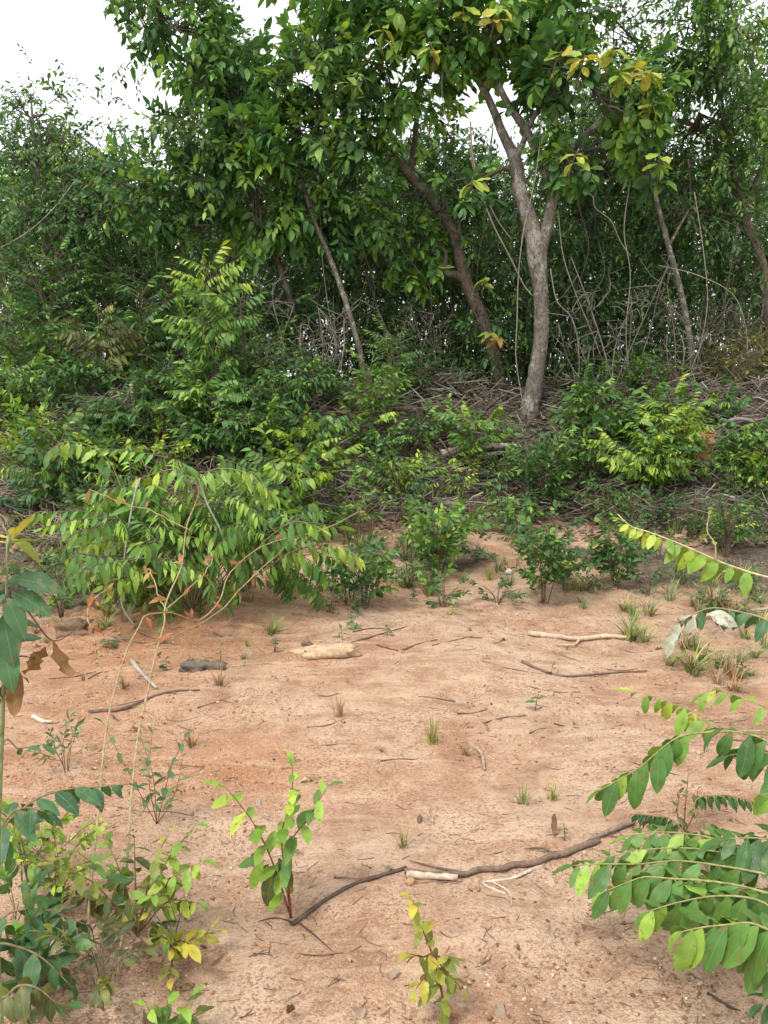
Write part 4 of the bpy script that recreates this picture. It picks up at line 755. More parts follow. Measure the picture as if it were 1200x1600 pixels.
FW = [(700, 690, 52, 34), (650, 700, 60, 40), (690, 745, 40, 36), (780, 760, 48, 36), (600, 720, 55, 40), (560, 690, 50, 36), (1060, 680, 60, 45), (1120, 660, 50, 36), (640, 770, 45, 40)]
for k, (px, py, hh, hw) in enumerate(FW):
    bush('brush_fern', 'ferny green plant growing up through the brush around the trunk feet', 'weed', px, py, py-hh, hw, None, ('pin', 'alt')[k % 3 == 0], .085, 'elliptic', ('fresh', 'mid', 'lime')[k % 3], 5, 26, 90, .3, 'ferny plants among the brush', length=.2, low=.12)
LKD = {'alt': 'small-leaved', 'pin': 'feather-leaved', 'hang': 'hanging-leaved', 'ros': 'whorl-leaved'}
LCL = {'mid': 'mid-green', 'fresh': 'fresh green', 'lime': 'lime green', 'dark': 'dark green', 'blue': 'bluish green', 'grey': 'greyish green'}
for k in range(22):
    px = r2.choice((r2.uniform(0, 520), r2.uniform(0, 480), r2.uniform(820, 1200))); py = r2.uniform(690, 800)
    kd = r2.choice(('alt', 'pin', 'hang', 'alt')); cl = r2.choice(('mid', 'fresh', 'mid', 'lime', 'dark'))
    bush('bank_shrub', LCL[cl] + ' ' + LKD[kd] + ' shrub crowding the bank in front of the forest', 'shrub', px, py, py - r2.uniform(70, 125), r2.uniform(40, 66), None, kd, r2.uniform(.075, .11), r2.choice(('ovate', 'lance', 'elliptic')), cl, 7, r2.randint(55, 85), 110, .3, LCL[cl] + ' ' + LKD[kd] + ' shrubs crowding the bank', length=.2, low=.08)
for k in range(60):
    px, py = r2.uniform(10, 1190), r2.uniform(690, 860); hh = r2.uniform(30, 75)
    if (790 < px < 870 and py < 760) or (1050 < px < 1140 and py < 800) or (720 < px < 800 and py > 790): continue
    if 480 < px < 640 and py < 760: hh *= .7
    kd = r2.choice(('alt', 'pin', 'alt', 'hang')); cl = r2.choice(('mid', 'fresh', 'mid', 'lime', 'blue'))
    bush('sprouting_weed', LCL[cl] + ' ' + LKD[kd] + ' weed sprouting through the dry twigs on the bank', 'weed', px, py, py-hh, r2.uniform(20, 45), None, kd, r2.uniform(.055, .09), r2.choice(('ovate', 'lance', 'elliptic')), cl, 4, r2.randint(12, 22), 60, .25, LCL[cl] + ' ' + LKD[kd] + ' weeds sprouting on the bank', length=.16, low=.15)
for k in range(44):
    px, py = r2.choice((r2.uniform(380, 720), r2.uniform(980, 1190), r2.uniform(10, 220), r2.uniform(450, 1150))), r2.uniform(820, 965); hh = r2.uniform(25, 65)
    kd = r2.choice(('alt', 'ros')); cl = r2.choice(('mid', 'fresh', 'blue', 'grey'))
    bush('low_weed', LCL[cl] + ' ' + LKD[kd] + ' weed growing on the soil below the bank', 'weed', px, py, py-hh, r2.uniform(16, 36), None, kd, r2.uniform(.04, .065), r2.choice(('ovate', 'lance')), cl, 4, r2.randint(12, 24), 70, .25, LCL[cl] + ' ' + LKD[kd] + ' low weeds below the bank', length=.11, low=.15)
# grass tufts
def tuft_mesh(seed, n, h, spread, lean=.6):
    r = np.random.default_rng(seed); mb = MB()
    for i in range(n):
        a = r.uniform(0, 6.28); L = h*r.uniform(.45, 1.1); o = np.array([math.cos(a), math.sin(a), 0])*spread*r.random(); dr = np.array([math.cos(a), math.sin(a), 0]); ln = lean*r.uniform(.2, 1.3)
        t = np.linspace(0, 1, 5); P = o + np.outer(t**1.8*ln*L, dr) + np.outer(L*(t - .35*ln*t**2), (0, 0, 1)); w = .022*(1 - t*.93)*r.uniform(.8, 1.5); s = np.array([-math.sin(a+.6), math.cos(a+.6), 0])
        V = np.vstack([P - s*w[:, None], P + s*w[:, None]]); q = np.array([(k, k+1, k+6, k+5) for k in range(4)])
        mb.add(V, quads_to_tris(q), np.array(random.choice([(1, 1, 1), (1, 1, 1), (1.9, 1.35, 1.1), (2.6, 1.5, 1.4)]))*r.uniform(.75, 1.25))
    me = mb.mesh('grass_tuft'); me.materials.append(GRASS); return me
def grass_material():
    m, n, l, p = mat('grass'); a = n.new('ShaderNodeAttribute'); a.attribute_name = 'col'; oi = n.new('ShaderNodeObjectInfo')
    l.new(mixc(n, l, 1., a.outputs['Color'], oi.outputs['Color'], 'MULTIPLY'), p.inputs['Base Color']); p.inputs['Roughness'].default_value = .6; return m
GRASS = grass_material()
TUFT = [tuft_mesh(i, n, 1, .16, ln) for i, (n, ln) in enumerate([(26, .5), (34, .9), (20, .35), (44, 1.1), (16, .7)])]
def tuft(label, px, py, hpx, v, c, group=None):
    p = on(px, py); o = link('grass_tuft', TUFT[v].copy() if False else TUFT[v], loc=(p.x, p.y, p.z - .004)); s = hpx*pix(p.y); o.scale = (s, s, s); o.rotation_euler.z = r2.uniform(0, 6.28); o.color = (*c, 1); return tag(o, label, 'grass', group)
GR, DRY = (.13, .20, .055), (.20, .17, .09)
tuft('tall green grass tuft growing from a dark clump in the bare soil', 676, 1160, 62, 2, GR)
tuft('dry grass tuft spilling right of the tall green tuft', 728, 1180, 34, 1, DRY)
tuft('dry upright grass tuft above a curled grey leaf on bare soil', 530, 1120, 52, 2, DRY)
tuft('green grass tuft with spreading blades in the middle of the sand', 818, 1255, 58, 4, GR)
tuft('short slanting grass tuft right of the spreading green tuft', 862, 1250, 42, 0, GR)
tuft('thin grass tuft beside brown curled leaves above the dead branch', 628, 1325, 50, 0, (.15, .18, .08))
tuft('tiny dry grass tuft left of the tall green tuft', 596, 1175, 18, 1, DRY)
tuft('broad arching grass tuft by the end of the pale stick', 985, 1000, 62, 3, GR)
tuft('broad grass tuft beside the white-backed leaves', 1080, 1050, 70, 3, GR)
tuft('grass tuft at the foot of the low dark bush', 975, 955, 40, 3, GR)
tuft('sparse dry grass tuft under the seedling with red buds', 300, 1165, 45, 1, DRY)
tuft('dry grass tuft beside the pale bark strip', 195, 1075, 40, 1, DRY)
tuft('green grass tuft below the low weedy bush', 425, 990, 45, 3, GR)
tuft('low green tuft at the base of the weedy bush', 380, 1030, 22, 1, (.12, .17, .08))
lab = 'small grass tuft growing on the weedy soil below the brush pile'
gc = [(r2.uniform(20, 1190), r2.uniform(800, 975)) for _ in range(34)]
for k in range(190):
    q = gc[k % 34]; px, py = q[0] + r2.gauss(0, 32), q[1] + r2.gauss(0, 13)
    px = min(1190, max(10, px))
    if 420 < px < 800 and py > 930: continue
    if k < 10: py = r2.uniform(985, 1080); px = random.choice((r2.uniform(1000, 1190), r2.uniform(60, 460)))
    tuft(lab, px, py, r2.uniform(14, 50), r2.randrange(5), random.choice((GR, (.10, .17, .06), DRY, (.15, .20, .07))), 'grass tufts on the weedy soil')
lab = 'ragged grass tuft among dark debris on the flank of the clearing'
for k in range(46):
    px, py = (r2.uniform(990, 1195), r2.uniform(900, 1085)) if k % 2 else (r2.uniform(10, 240), r2.uniform(860, 1010))
    tuft(lab, px, py, r2.uniform(20, 55), r2.choice((1, 3, 3, 4)), random.choice((GR, (.14, .19, .08), DRY)), 'grass tufts on the flanks of the clearing')
# seedlings
def seedling(label, px, py, hpx, wpx, colour, n=7, leaf=.05, shape='ovate', group=None, stems=1, stemcol=(.16, .10, .05), hang=.2, r=.003, young=.3):
    b = V3(on(px, py)); T = root('seedling', label, 'seedling', b, group); Y = b[1]; h = hpx*pix(Y)*1.05; w = wpx*pix(Y)
    for k in range(stems):
        e = b + np.array([rng.uniform(-1, 1)*w*.5 if stems > 1 else rng.uniform(-.2, .2)*w, rng.uniform(-.4, .4)*w, h*rng.uniform(.75, 1)]); m = b*.5 + e*.5 + rng.normal(0, .03*h, 3)
        leafy(T, b, [b - np.array([0, 0, .01]), m, e], r*.8, n, leaf, .25, 1, shape, colour, hang, young, stem=stemcol, name='stem', jitter=.25, fade=.3)
seedling('small grey-green seedling alone on the sand right of centre', 836, 1108, 40, 30, 'grey', 6, .055, 'ovate')
seedling('tiny pale seedling beside the dead branch under the leafy branch', 882, 1315, 34, 20, 'grey', 6, .025, 'ovate')
seedling('small seedling growing below the pale stick', 862, 1055, 25, 18, 'grey', 5, .035)
seedling('bright yellow-green seedling at the edge of the bare soil', 705, 962, 20, 22, 'lime', 4, .06)
lab = 'tiny green seedling scattered on the soil of the clearing'
for k in range(34):
    px, py = r2.uniform(30, 1180), r2.uniform(830, 1060)
    seedling(lab, px, py, r2.uniform(14, 34), r2.uniform(12, 26), random.choice(('mid', 'fresh', 'grey', 'blue')), 6, r2.uniform(.04, .065), 'ovate', 'tiny seedlings in the clearing', r2.choice((1, 2)))
seedling('grey-green seedling with red bud tips on thin reddish stems', 245, 1285, 175, 175, 'grey', 11, .052, 'elliptic', stems=5, r=.002, stemcol=(.20, .07, .04), young=.1)

# sticks on the soil
stick('dead_branch', 'dark forked dead branch lying across the sand in front', 'branch', None, [(935, 1318), (885, 1338), (860, 1343), (838, 1353), (800, 1357), (785, 1363), (745, 1365), (728, 1371), (680, 1371), (632, 1366)], 5.6, (.17, .115, .085), .004, [[(870, 1345), (850, 1330), (820, 1332)], [(730, 1370), (690, 1362), (640, 1350)]], .7)
stick('pale_stick', 'bare pale stick end lying against the dark dead branch', 'stick', None, [(635, 1371), (670, 1374), (715, 1376)], 6, (.50, .40, .31), .002, r1=.9)
stick('pale_stick', 'split pale root strip below the dark dead branch', 'stick', None, [(850, 1352), (800, 1375), (755, 1382), (790, 1400)], 3, (.52, .43, .35), .0, [[(770, 1380), (795, 1395), (800, 1415)]])
stick('thin_root', 'thin black crooked root running from the sapling to the dead branch', 'root', None, [(456, 1447), (500, 1415), (545, 1388), (590, 1372), (635, 1358)], 3.6, (.10, .07, .055), .0, [[(460, 1445), (430, 1437), (403, 1442)], [(462, 1440), (490, 1462), (518, 1487)]], 1.0)
stick('grey_stick', 'thick grey stick poking out from under the leafy branch', 'stick', None, [(990, 1287), (965, 1298), (935, 1312), (915, 1322)], 5, (.22, .16, .125), .004, r1=.5)
stick('pale_stick', 'long pale stick lying on the soil below the round bush', 'stick', None, [(826, 993), (865, 998), (905, 1002), (945, 998), (985, 1000)], 4.2, (.50, .38, .27), .004, [[(905, 1003), (895, 1012), (865, 1010)]], .8)
stick('dead_branch', 'long grey branch on the right slope under the white-backed leaves', 'branch', None, [(1060, 975), (1110, 968), (1160, 962), (1230, 955)], 4, (.40, .33, .26), .02)
stick('brown_stick', 'brown stick lying right of the sandy patch', 'stick', None, [(815, 1035), (850, 1050), (885, 1058), (960, 1052), (1010, 1050)], 2.4, (.18, .12, .085), .0)
stick('brown_stick', 'dark crooked stick across the soil below the bark chunk', 'stick', None, [(138, 1114), (190, 1110), (235, 1092), (270, 1082), (312, 1080)], 3.2, (.15, .10, .08), .0)
stick('bark_strip', 'white and grey strip of bark on soil behind the tan vine', 'bark', None, [(206, 1035), (222, 1055), (245, 1078)], 4, (.36, .33, .27), .0)
stick('pale_stick', 'short white stick on the soil at the far left', 'stick', None, [(52, 1122), (68, 1130), (83, 1130)], 4, (.55, .46, .36), .0)
stick('black_twig', 'short black twig on the sand below the leafy branch', 'stick', None, [(1105, 1555), (1140, 1575), (1178, 1593)], 3, (.09, .06, .05), .0)
stick('bark_strip', 'curled bark strip right of the dry spilling tuft', 'bark', None, [(735, 1165), (752, 1180), (757, 1205)], 4, (.34, .25, .19), .0)
lab = 'thin brown twig lying on the bare sandy soil'
for k in range(95):
    px, py = r2.uniform(60, 1150), 985 + 600*r2.random()**1.5; L = r2.uniform(22, 90); a = r2.uniform(-.35, .35)
    y2 = min(1592, py + a*L)
    stick('twig', lab, 'twig', 'thin twigs on the bare soil', [(px, py), (px+L*.5, (py+y2)/2 + r2.uniform(-5, 5)), (px+L, y2)], r2.uniform(.7, 1.7), shade(.6, 1.3, random.choice(((.22, .15, .11), (.16, .10, .07), (.36, .27, .20)))), -.001, sides=4)
lab = 'dry brown fallen leaf lying on the bare soil'
DEADM = []
for k, (dr, fo) in enumerate([(1.2, .7), (1.8, .5), (.6, .9), (-.9, .6), (.9, -.6)]):
    V, T_, UV = leaf_arr(('ovate', 'elliptic')[k % 2], 9, 4, dr, fo, .5, k); DEADM.append(make_mesh('fallen_leaf', V, T_, None, UV)); DEADM[-1].materials.append(DEADLEAF)
def dead_leaf(px, py, L, c, lb, g=None):
    p = on(px, py, .010); me = random.choice(DEADM); o = link('fallen_leaf', me, loc=tuple(p)); o.scale = (L, L, L*r2.uniform(.7, 1.3)); o.rotation_euler = (r2.uniform(.05, .45), r2.uniform(-.5, .5), r2.uniform(0, 6.28)); o.color = (*c, 1); tag(o, lb, 'leaf', g)
for k in range(90):
    py = 985 + 610*r2.random()**1.3; px = r2.uniform(30, 1180)
    if k < 16: px, py = r2.uniform(60, 330), r2.uniform(1380, 1580)
    dead_leaf(px, py, r2.uniform(.03, .075), shade(.7, 1.3, random.choice(((.26, .15, .09), (.30, .22, .17), (.17, .10, .07), (.34, .25, .19)))), lab, 'fallen leaves on the bare soil')
dead_leaf(212, 1472, .13, (.36, .25, .19), 'large grey-brown fallen leaf under the yellow-green shrublet')
dead_leaf(405, 1252, .06, (.30, .26, .24), 'grey curled fallen leaf behind the red-stemmed sapling')
dead_leaf(535, 1133, .07, (.22, .17, .15), 'grey fallen leaf below the dry upright tuft')
dead_leaf(680, 1262, .075, (.36, .24, .16), 'pale brown curled leaf above the thin grass tuft')

def gravel():
    ph = [(1, 0, 0), (-1, 0, 0), (0, 1, 0), (0, -1, 0), (0, 0, 1), (0, 0, -1)]; V = np.array(ph, float); T = np.array([(0, 2, 4), (2, 1, 4), (1, 3, 4), (3, 0, 4), (2, 0, 5), (1, 2, 5), (3, 1, 5), (0, 3, 5)])
    n = 20000; y = 1.3 + 5.2*rng.random(n)**1.5; x = rng.uniform(-1, 1, n)*(.35 + .52*y); keep = sst(.38, .64, vnoise(x*1.6+2, y*1.9)) + .45*rng.random(n) > .5; x, y = x[keep], y[keep]; n = len(x)
    s = .0015 + .0065*rng.random(n)**3.2; pos = np.stack([x, y, H(x, y) + .35*s], -1); R = frames(rng.normal(size=(n, 3)), np.tile([0, 0, 1.], (n, 1)))
    c = np.array([(.40, .22, .13), (.30, .14, .08), (.52, .35, .23), (.22, .12, .08), (.55, .44, .34)])[rng.integers(0, 5, n)]*rng.uniform(.7, 1.2, (n, 1))
    mb = MB(); mb.inst(V*np.array([1.2, .9, .7]), T, pos, R, s, c)
    o = link('gravel', mb.mesh('gravel', smooth=False), GRAV); tag(o, 'fine reddish gravel and grit on the sandy soil', 'gravel', kind='stuff')
    mb = MB(); n = 4200; y = 1.4 + 5.6*rng.random(n)**1.2; m_ = rng.random(n) < .55; y = np.where(m_, rng.uniform(4.0, 6.9, n), y); x = rng.uniform(-1, 1, n)*(.35 + .55*y); k_ = (vnoise(x*2.1+7, y*2.1) > .42) | ~m_; x, y = x[k_], y[k_]; n = len(x)
    for i in range(n):
        a = rng.uniform(0, 6.28); L = rng.uniform(.01, .06); d = np.array([math.cos(a), math.sin(a)])*L; q = np.array([[x[i], y[i]], [x[i]+d[0]*.5+rng.normal(0, .15*L), y[i]+d[1]*.5], [x[i]+d[0], y[i]+d[1]]]); z = H(q[:, 0], q[:, 1]) + .002
        mb.tube(np.hstack([q, z[:, None]]), [.0014, .0008], 3, C=np.array([(.20, .13, .09), (.12, .08, .06), (.34, .26, .19)][rng.integers(0, 3)]))
    o = link('plant_litter', mb.mesh('plant_litter'), WOOD); tag(o, 'tiny broken twigs and straw littering the soil', 'litter', kind='stuff')
gravel()

# ================================================================== FOREGROUND PLANTS
def pts_at(L): return [at(a, b, Y) for a, b, Y in L]
# red-stemmed sapling
def red_sapling():
    b = V3(on(455, 1435)); Y = b[1]; T = root('red_stem_sapling', 'small sapling with red-brown stems and green leaves alone on the sand', 'sapling', b); rs = (.22, .07, .045); P = lambda *L: [V3(b)] + [V3(at(a, c, Y)) for a, c in L]
    leafy(T, b, P((425, 1345), (395, 1285), (355, 1232)), .0032, 12, .102, .15, 1, 'elliptic', 'lime', .15, .4, stem=rs, name='stem')
    leafy(T, b, P((440, 1310), (455, 1255), (457, 1200)), .0032, 13, .088, .2, 1, 'elliptic', 'lime', .10, .6, stem=rs, name='stem')
    leafy(T, b, P((450, 1330), (482, 1278), (510, 1232)), .003, 12, .088, .25, 1, 'elliptic', 'fresh', .10, .6, stem=rs, name='stem')
    for (a, c, d, L, cl) in ((428, 1355, (-.25, -.35, -1), .13, 'olive'), (420, 1350, (-.6, .1, -1), .12, 'olive'), (412, 1345, (-.5, -.2, -.9), .10, 'lime'), (435, 1340, (.5, -.3, -.9), .10, 'olive'), (445, 1372, (.35, -.3, -.7), .07, 'yellow'), (405, 1340, (-.9, 0, -.4), .07, 'fresh')):
        d = np.array(d, float); place_leaf('elliptic', V3(at(a, c, Y)), frames(d[None], np.array([[d[0]*.5, -.8, .5]]))[0], L, colours(cl, 1)[0], T, b)
red_sapling()
def yellow_sapling():
    b = V3(on(697, 1597)); Y = b[1]; T = root('yellow_sapling', 'small yellow-green sapling with crinkled leaves at the sandy front', 'sapling', b); P = [V3(b)] + [V3(at(a, c, Y)) for a, c in ((690, 1550), (675, 1490), (655, 1440), (645, 1408))]
    leafy(T, b, P, .0035, 20, .066, .12, 1, 'elliptic', 'yellow', .15, .8, stem=(.20, .10, .05), name='stem', jitter=.30, fade=.25)
    for (a, c) in ((640, 1490), (722, 1545), (705, 1495), (650, 1545)): leafy(T, b, [P[2], V3(at((a+680)/2, (c+1500)/2, Y)), V3(at(a, c, Y-.03))], .003, 5, .055, .3, 1, 'ovate', 'yellow', .4, .5, stem=(.20, .10, .05), name='twig', jitter=.3)
yellow_sapling()
# leafy branches reaching in from the right
def right_plant():
    x0, y0 = 1.12, 1.75; b = np.array([x0, y0, Hs(x0, y0)]); T = root('leafy_shrub', 'large-leaved green shrub whose branches reach over the sand from the side', 'shrub', b); st = (.28, .26, .11)
    R0 = b + np.array([0, 0, .15]); mb = MB(); mb.tube([b - np.array([0, 0, .03]), b + np.array([.02, 0, .3]), b + np.array([.0, .05, .62])], [.018, .012], 8, 10, wob=.1); s = link('stem', mb.mesh('stem', b), WOODO, T); s.color = (.24, .19, .14, 1)
    mid = lambda h: tuple(b + np.array([0, .02, h]))
    B = lambda L, n, Lf, col_, h, t0=.3, r=.005, hang=.8, yt=.35, shape='elliptic': leafy(T, b, [mid(h)] + pts_at(L), r*.7, n, Lf*1.06, t0, 1, shape, col_, hang, yt, stem=st, jitter=.17, fade=.40, asym=True)
    B([(1240, 1150, 1.85), (1142, 1143, 1.93), (1073, 1148, 1.98), (1042, 1163, 2.0), (1001, 1198, 2.02), (967, 1218, 2.03), (936, 1236, 2.03)], 19, .122, 'fresh', .55, .42)
    B([(1230, 1175, 1.75), (1180, 1150, 1.78), (1130, 1140, 1.8)], 8, .125, 'mid', .55, .35, hang=.75, yt=0)
    B([(1210, 1150, 2.1), (1125, 1139, 2.25), (1090, 1115, 2.3), (1042, 1095, 2.33), (990, 1080, 2.35)], 15, .088, 'lime', .6, .45, .0035)
    B([(1230, 1120, 2.2), (1170, 1095, 2.3), (1125, 1078, 2.35), (1095, 1085, 2.36)], 10, .085, 'lime', .62, .4, .0035, .5)
    B([(1240, 1400, 1.55), (1152, 1383, 1.6), (1090, 1375, 1.64), (1049, 1373, 1.67), (1011, 1370, 1.7), (987, 1376, 1.72), (943, 1394, 1.74)], 26, .118, 'fresh', .3, .28)
    B([(1230, 1370, 1.66), (1140, 1355, 1.72), (1060, 1345, 1.78), (1000, 1350, 1.82), (940, 1350, 1.85), (898, 1352, 1.87)], 24, .108, 'fresh', .3, .3, hang=.55)
    B([(1230, 1350, 1.75), (1150, 1320, 1.82), (1090, 1305, 1.88), (1030, 1300, 1.92), (985, 1305, 1.95)], 20, .112, 'fresh', .3, .3, hang=.35)
    B([(1250, 1470, 1.35), (1200, 1452, 1.39), (1170, 1442, 1.42), (1135, 1445, 1.44), (1097, 1449, 1.46), (1068, 1455, 1.47)], 17, .130, 'fresh', .25, .32)
    B([(1240, 1400, 1.62), (1180, 1390, 1.68), (1120, 1385, 1.72), (1080, 1390, 1.75)], 15, .12, 'mid', .28, .25, yt=0)
    B([(1240, 1320, 1.7), (1190, 1310, 1.74), (1140, 1310, 1.76)], 12, .125, 'mid', .3, .3, hang=.4, yt=0)
    B([(1240, 1430, 1.5), (1180, 1405, 1.54), (1120, 1400, 1.57), (1060, 1410, 1.6), (1010, 1425, 1.62)], 18, .11, 'fresh', .25, .28)
    B([(1240, 1340, 1.7), (1150, 1335, 1.78), (1070, 1325, 1.84), (990, 1330, 1.9), (930, 1345, 1.93)], 20, .10, 'fresh', .28, .3, hang=.3)
    B([(1240, 1200, 1.8), (1190, 1175, 1.84), (1140, 1180, 1.86)], 9, .12, 'mid', .45, .35, yt=0)
    B([(1250, 1500, 1.42), (1205, 1480, 1.44), (1165, 1485, 1.46)], 10, .115, 'fresh', .2, .3)
    B([(1240, 1260, 1.6), (1205, 1240, 1.62), (1188, 1245, 1.63)], 5, .075, 'lime', .5, .5, .003)
    B([(1235, 1590, 1.42), (1215, 1560, 1.40), (1192, 1568, 1.38)], 6, .075, 'dark', .1, .4, .003, .5, 0)
    B([(1220, 1430, 1.68), (1150, 1420, 1.74), (1090, 1425, 1.78)], 14, .11, 'mid', .2, .3, hang=.6, yt=0)
right_plant()
def fern():
    b = V3(on(1130, 1400)); T = root('ferny_plant', 'dark plant with narrow feathery leaflets under the large-leaved shrub', 'plant', b)
    for L in ([(1110, 1290, 2.2), (1150, 1320, 2.12), (1192, 1345, 2.05)], [(1085, 1262, 2.3), (1120, 1243, 2.32), (1160, 1248, 2.3), (1200, 1258, 2.25)], [(1060, 1290, 2.3), (1020, 1275, 2.35), (990, 1272, 2.38)], [(1110, 1330, 2.1), (1060, 1310, 2.15), (1010, 1310, 2.2)]):
        leafy(T, b, [b] + pts_at(L), .003, 24, .058, .25, 1, 'lance', 'dark', .85, 0, stem=(.16, .17, .06), name='frond', jitter=.06, fade=.5)
fern()
b = V3(on(1068, 1305)); T = root('slender_sapling', 'slender reddish sapling with few small leaves behind the leafy branches', 'sapling', b)
for e in ((1075, 1215), (1062, 1240), (1090, 1235)): leafy(T, b, [b, V3(at(e[0]-4, (e[1]+1300)/2, b[1])), V3(at(*e, b[1]))], .003, 6, .045, .4, 1, 'ovate', 'olive', .3, .3, stem=(.22, .08, .05), name='stem', jitter=.3)
def right_vine():
    x0, y0 = 1.75, 2.95; b = np.array([x0, y0, Hs(x0, y0)]); T = root('pale_vine', 'pale vine with yellow-green tip and hanging leaves above the right slope', 'vine', b); st = (.45, .42, .22); h = b + np.array([0, 0, .5])
    leafy(T, b, [b, h*.7+V3(at(1240, 915, 3.0))*.3] + pts_at([(1230, 915, 3.0), (1180, 897, 3.05), (1130, 880, 3.1), (1090, 862, 3.12), (1050, 845, 3.15), (1010, 830, 3.18), (985, 822, 3.2), (965, 803, 3.22)]), .006, 22, .105, .36, .93, 'ovate', 'lime', .75, .9, stem=st, jitter=.2, fade=.6)
    leafy(T, b, pts_at([(1118, 876, 3.1), (1117, 850, 3.1), (1105, 830, 3.1), (1108, 805, 3.1)]), .004, 4, .05, .4, 1, 'ovate', 'yellow', .3, .5, stem=st, name='shoot')
    leafy(T, b, [b, h*.8+V3(at(1240, 990, 2.9))*.2] + pts_at([(1230, 985, 2.9), (1190, 965, 2.95), (1150, 955, 3.0), (1110, 950, 3.0), (1075, 965, 3.0), (1055, 985, 3.0)]), .005, 14, .105, .4, 1, 'ovate', 'blue', .7, 0, stem=(.30, .27, .16), jitter=.25)
    for (a, c, d, L) in ((1108, 958, (.9, -.3, -.25), .13), (1085, 965, (-.3, -.3, -.6), .09), (1062, 975, (-.4, -.1, -.8), .10), (1060, 990, (-.5, 0, -.5), .085), (1050, 1000, (-.2, -.2, -.7), .08)):
        d = np.array(d); o = place_leaf('ovate', V3(at(a, c, 2.95)), frames(d[None], np.array([[.1, -.9, .4]]))[0], L, (.50, .52, .44), T, b); o['label'] = 'pale whitish underside of a turned leaf'
right_vine()
# plants at the left front
def left_plant():
    x0, y0 = -.80, 1.42; b = np.array([x0, y0, Hs(x0, y0)]); T = root('tall_weed', 'tall upright plant with blue-green leaves and curled brown dead leaves at the side', 'plant', b); st = (.20, .22, .10)
    top = pts_at([(4, 1120, 1.38), (8, 1020, 1.36), (10, 930, 1.35), (12, 838, 1.35)])
    leafy(T, b, [b, b + np.array([.02, -.02, .45])] + top, .006, 14, .07, .50, .94, 'elliptic', 'blue', .35, .1, stem=st, name='stem', jitter=.2)
    leafy(T, b, [top[3], at(14, 850, 1.33), at(16, 835, 1.32)], .003, 7, .07, .1, 1, 'lance', 'yellow', .1, .8, stem=st, name='shoot', jitter=.3)
    BL = leafy(T, b, [top[1], at(30, 945, 1.36), at(80, 900+100, 1.4), at(118, 985, 1.45)], .0025, 1, .02, 1, 1, 'lance', 'olive', .3, 0, stem=(.16, .10, .07), name='dead_twig')
    for (a, c, d, L, w) in ((28, 1040, (-.25, 0, -1), .085, 0), (52, 1018, (-.05, .1, -1), .08, 0), (82, 1000, (.02, 0, -1), .075, 0), (8, 1045, (-.1, 0, -1), .085, 0), (70, 1010, (-.3, .1, -1), .07, 0)):
        d = np.array(d, float); o = place_leaf('ovate', V3(at(a, c, 1.38)), frames(d[None], np.array([[.75, -.6, .2]]) + rng.normal(0, .25, (1, 3)))[0], L*1.15, np.array((.27, .14, .065))*rng.uniform(.75, 1.15), BL, b, {'ovate': DEADM}); o['label'] = 'curled brown dead leaf'
    for (a, c, d, L) in ((22, 905, (1, -.1, .05), .095), (20, 925, (.9, -.3, -.25), .085), (5, 960, (.3, -.4, -.9), .10), (10, 935, (.6, -.5, -.6), .085), (6, 1000, (.2, -.3, -1), .10)):
        d = np.array(d, float); place_leaf('ovate', V3(at(a, c, 1.34)), frames(d[None], np.array([[.1, -.6, .8]]))[0], L, colours('blue', 1)[0], T, b)
left_plant()
def left_low():
    b = V3(at(-40, 1500, 1.75)); b[2] = Hs(b[0], b[1]); T = root('trailing_shrub', 'trailing shrub with broad blue-green leaves low at the left front', 'shrub', b); st = (.22, .17, .09)
    q = lambda L: [b] + pts_at(L)
    leafy(T, b, q([(-10, 1330, 1.8), (40, 1260, 1.85), (95, 1235, 1.9), (150, 1230, 1.95), (200, 1225, 2.0)]), .004, 14, .095, .3, 1, 'ovate', 'blue', .4, 0, stem=st, jitter=.2)
    leafy(T, b, q([(-20, 1360, 1.7), (10, 1280, 1.72), (40, 1262, 1.74), (70, 1268, 1.75)]), .004, 8, .09, .35, 1, 'ovate', 'blue', .5, 0, stem=st, jitter=.2)
    leafy(T, b, q([(0, 1440, 1.72), (50, 1420, 1.74), (95, 1430, 1.76), (135, 1445, 1.78)]), .004, 10, .095, .2, 1, 'ovate', 'blue', .45, 0, stem=st, jitter=.25)
    leafy(T, b, q([(-10, 1480, 1.66), (30, 1480, 1.66), (70, 1500, 1.66), (110, 1540, 1.66)]), .004, 10, .09, .2, 1, 'ovate', 'blue', .5, 0, stem=st, jitter=.25)
    leafy(T, b, q([(0, 1560, 1.55), (30, 1540, 1.55), (60, 1545, 1.55), (90, 1570, 1.56)]), .004, 9, .085, .25, 1, 'ovate', 'olive', .5, .2, stem=st, jitter=.25)
    leafy(T, b, q([(0, 1180, 2.2), (30, 1170, 2.3), (60, 1165, 2.35), (90, 1158, 2.4)]), .003, 6, .06, .5, 1, 'ovate', 'blue', .3, 0, stem=st, jitter=.25)
left_low()
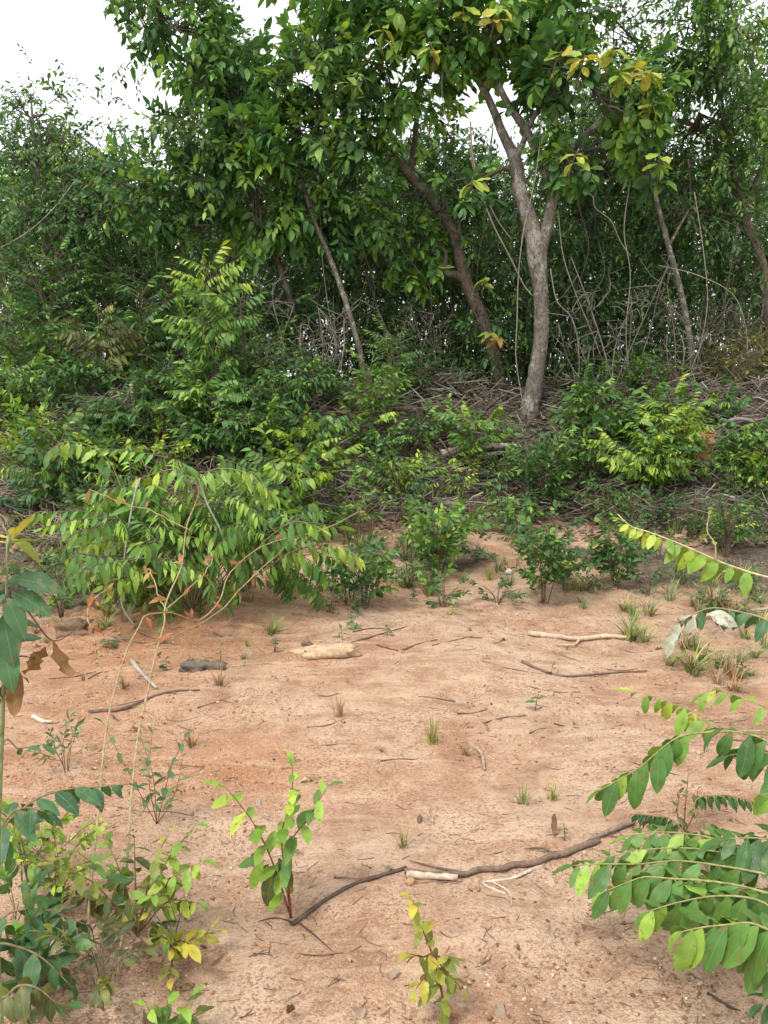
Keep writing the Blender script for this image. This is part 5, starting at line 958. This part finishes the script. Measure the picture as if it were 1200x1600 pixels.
def shrublet():
    b = V3(on(215, 1462)); T = root('oval_leaf_shrublet', 'low shrublet with yellowing oval leaves beside the tan vine stems', 'shrub', b); st = (.26, .20, .08); Y = b[1]
    tips = [(305, 1290), (265, 1300), (210, 1310), (160, 1305), (120, 1330), (318, 1345), (270, 1370), (110, 1400), (180, 1360), (280, 1480), (240, 1400), (80, 1350), (150, 1420), (310, 1410)]
    for k, (a, c) in enumerate(tips):
        e = V3(at(a, c, Y + rng.uniform(-.14, .10))); e[2] = max(e[2], Hs(e[0], e[1]) + .05); m = b*.5+e*.5+np.array([0, 0, .05])
        leafy(T, b, [b, m, e], .003, 9, .060, .35, 1, ('oblong', 'ovate')[k % 3 == 0], ('lime', 'yellow', 'olive', 'lime', 'mid')[k % 5], .45, .4, stem=st, jitter=.32)
shrublet()
def front_left():
    b = V3(on(270, 1598)); b[1] -= .06; b[2] = Hs(b[0], b[1]); T = root('front_seedling', 'small leafy seedling cut by the front edge beside tan stems', 'seedling', b)
    for (a, c) in ((230, 1572), (262, 1560), (300, 1555), (315, 1580), (250, 1590)): e = V3(at(a, c, b[1])); leafy(T, b, [b, b*.5+e*.5, e], .003, 6, .065, .3, 1, 'ovate', ('olive', 'fresh')[a % 2 == 0], .3, .5, stem=(.22, .17, .08), name='stem', jitter=.3)
front_left()
bush('herb', 'leafy herb with fresh oval leaves tucked behind the trailing shrub', 'weed', 45, 1380, 1270, 55, None, 'alt', .06, 'elliptic', 'lime', 5, 11, 100, .3, length=.11, stemr=.003)
bush('herb', 'leafy herb at the front corner under the trailing shrub', 'weed', 50, 1592, 1490, 60, None, 'alt', .065, 'elliptic', 'mid', 5, 10, 100, .2, length=.11, stemr=.003)
bush('herb', 'yellowing herb between the two tan vine stems', 'weed', 165, 1570, 1440, 45, None, 'alt', .055, 'elliptic', 'olive', 5, 10, 100, .4, length=.11, stemr=.003)
bush('herb', 'green herb below the yellowing oval-leaf shrublet', 'weed', 270, 1500, 1400, 40, None, 'alt', .055, 'elliptic', 'yellow', 4, 8, 120, .3, length=.10, stemr=.003)
bush('herb', 'spreading herb over the grey fallen leaf at the side', 'weed', 20, 1490, 1400, 50, None, 'ros', .07, 'elliptic', 'mid', 4, 8, 100, .1, length=.10, stemr=.003)
bush('pea_weed', 'small round-leaved weeds in the soil between the trailing shrub and vine stems', 'weed', 90, 1400, 1300, 60, None, 'alt', .035, 'obovate', 'lime', 7, 22, 150, .5, length=.09, stemr=.002)
bush('grass_weed', 'wispy pale weed left of the grey-green seedling', 'weed', 105, 1205, 1135, 28, None, 'alt', .045, 'lance', 'grey', 5, 12, 90, .2, length=.09, stemr=.002)
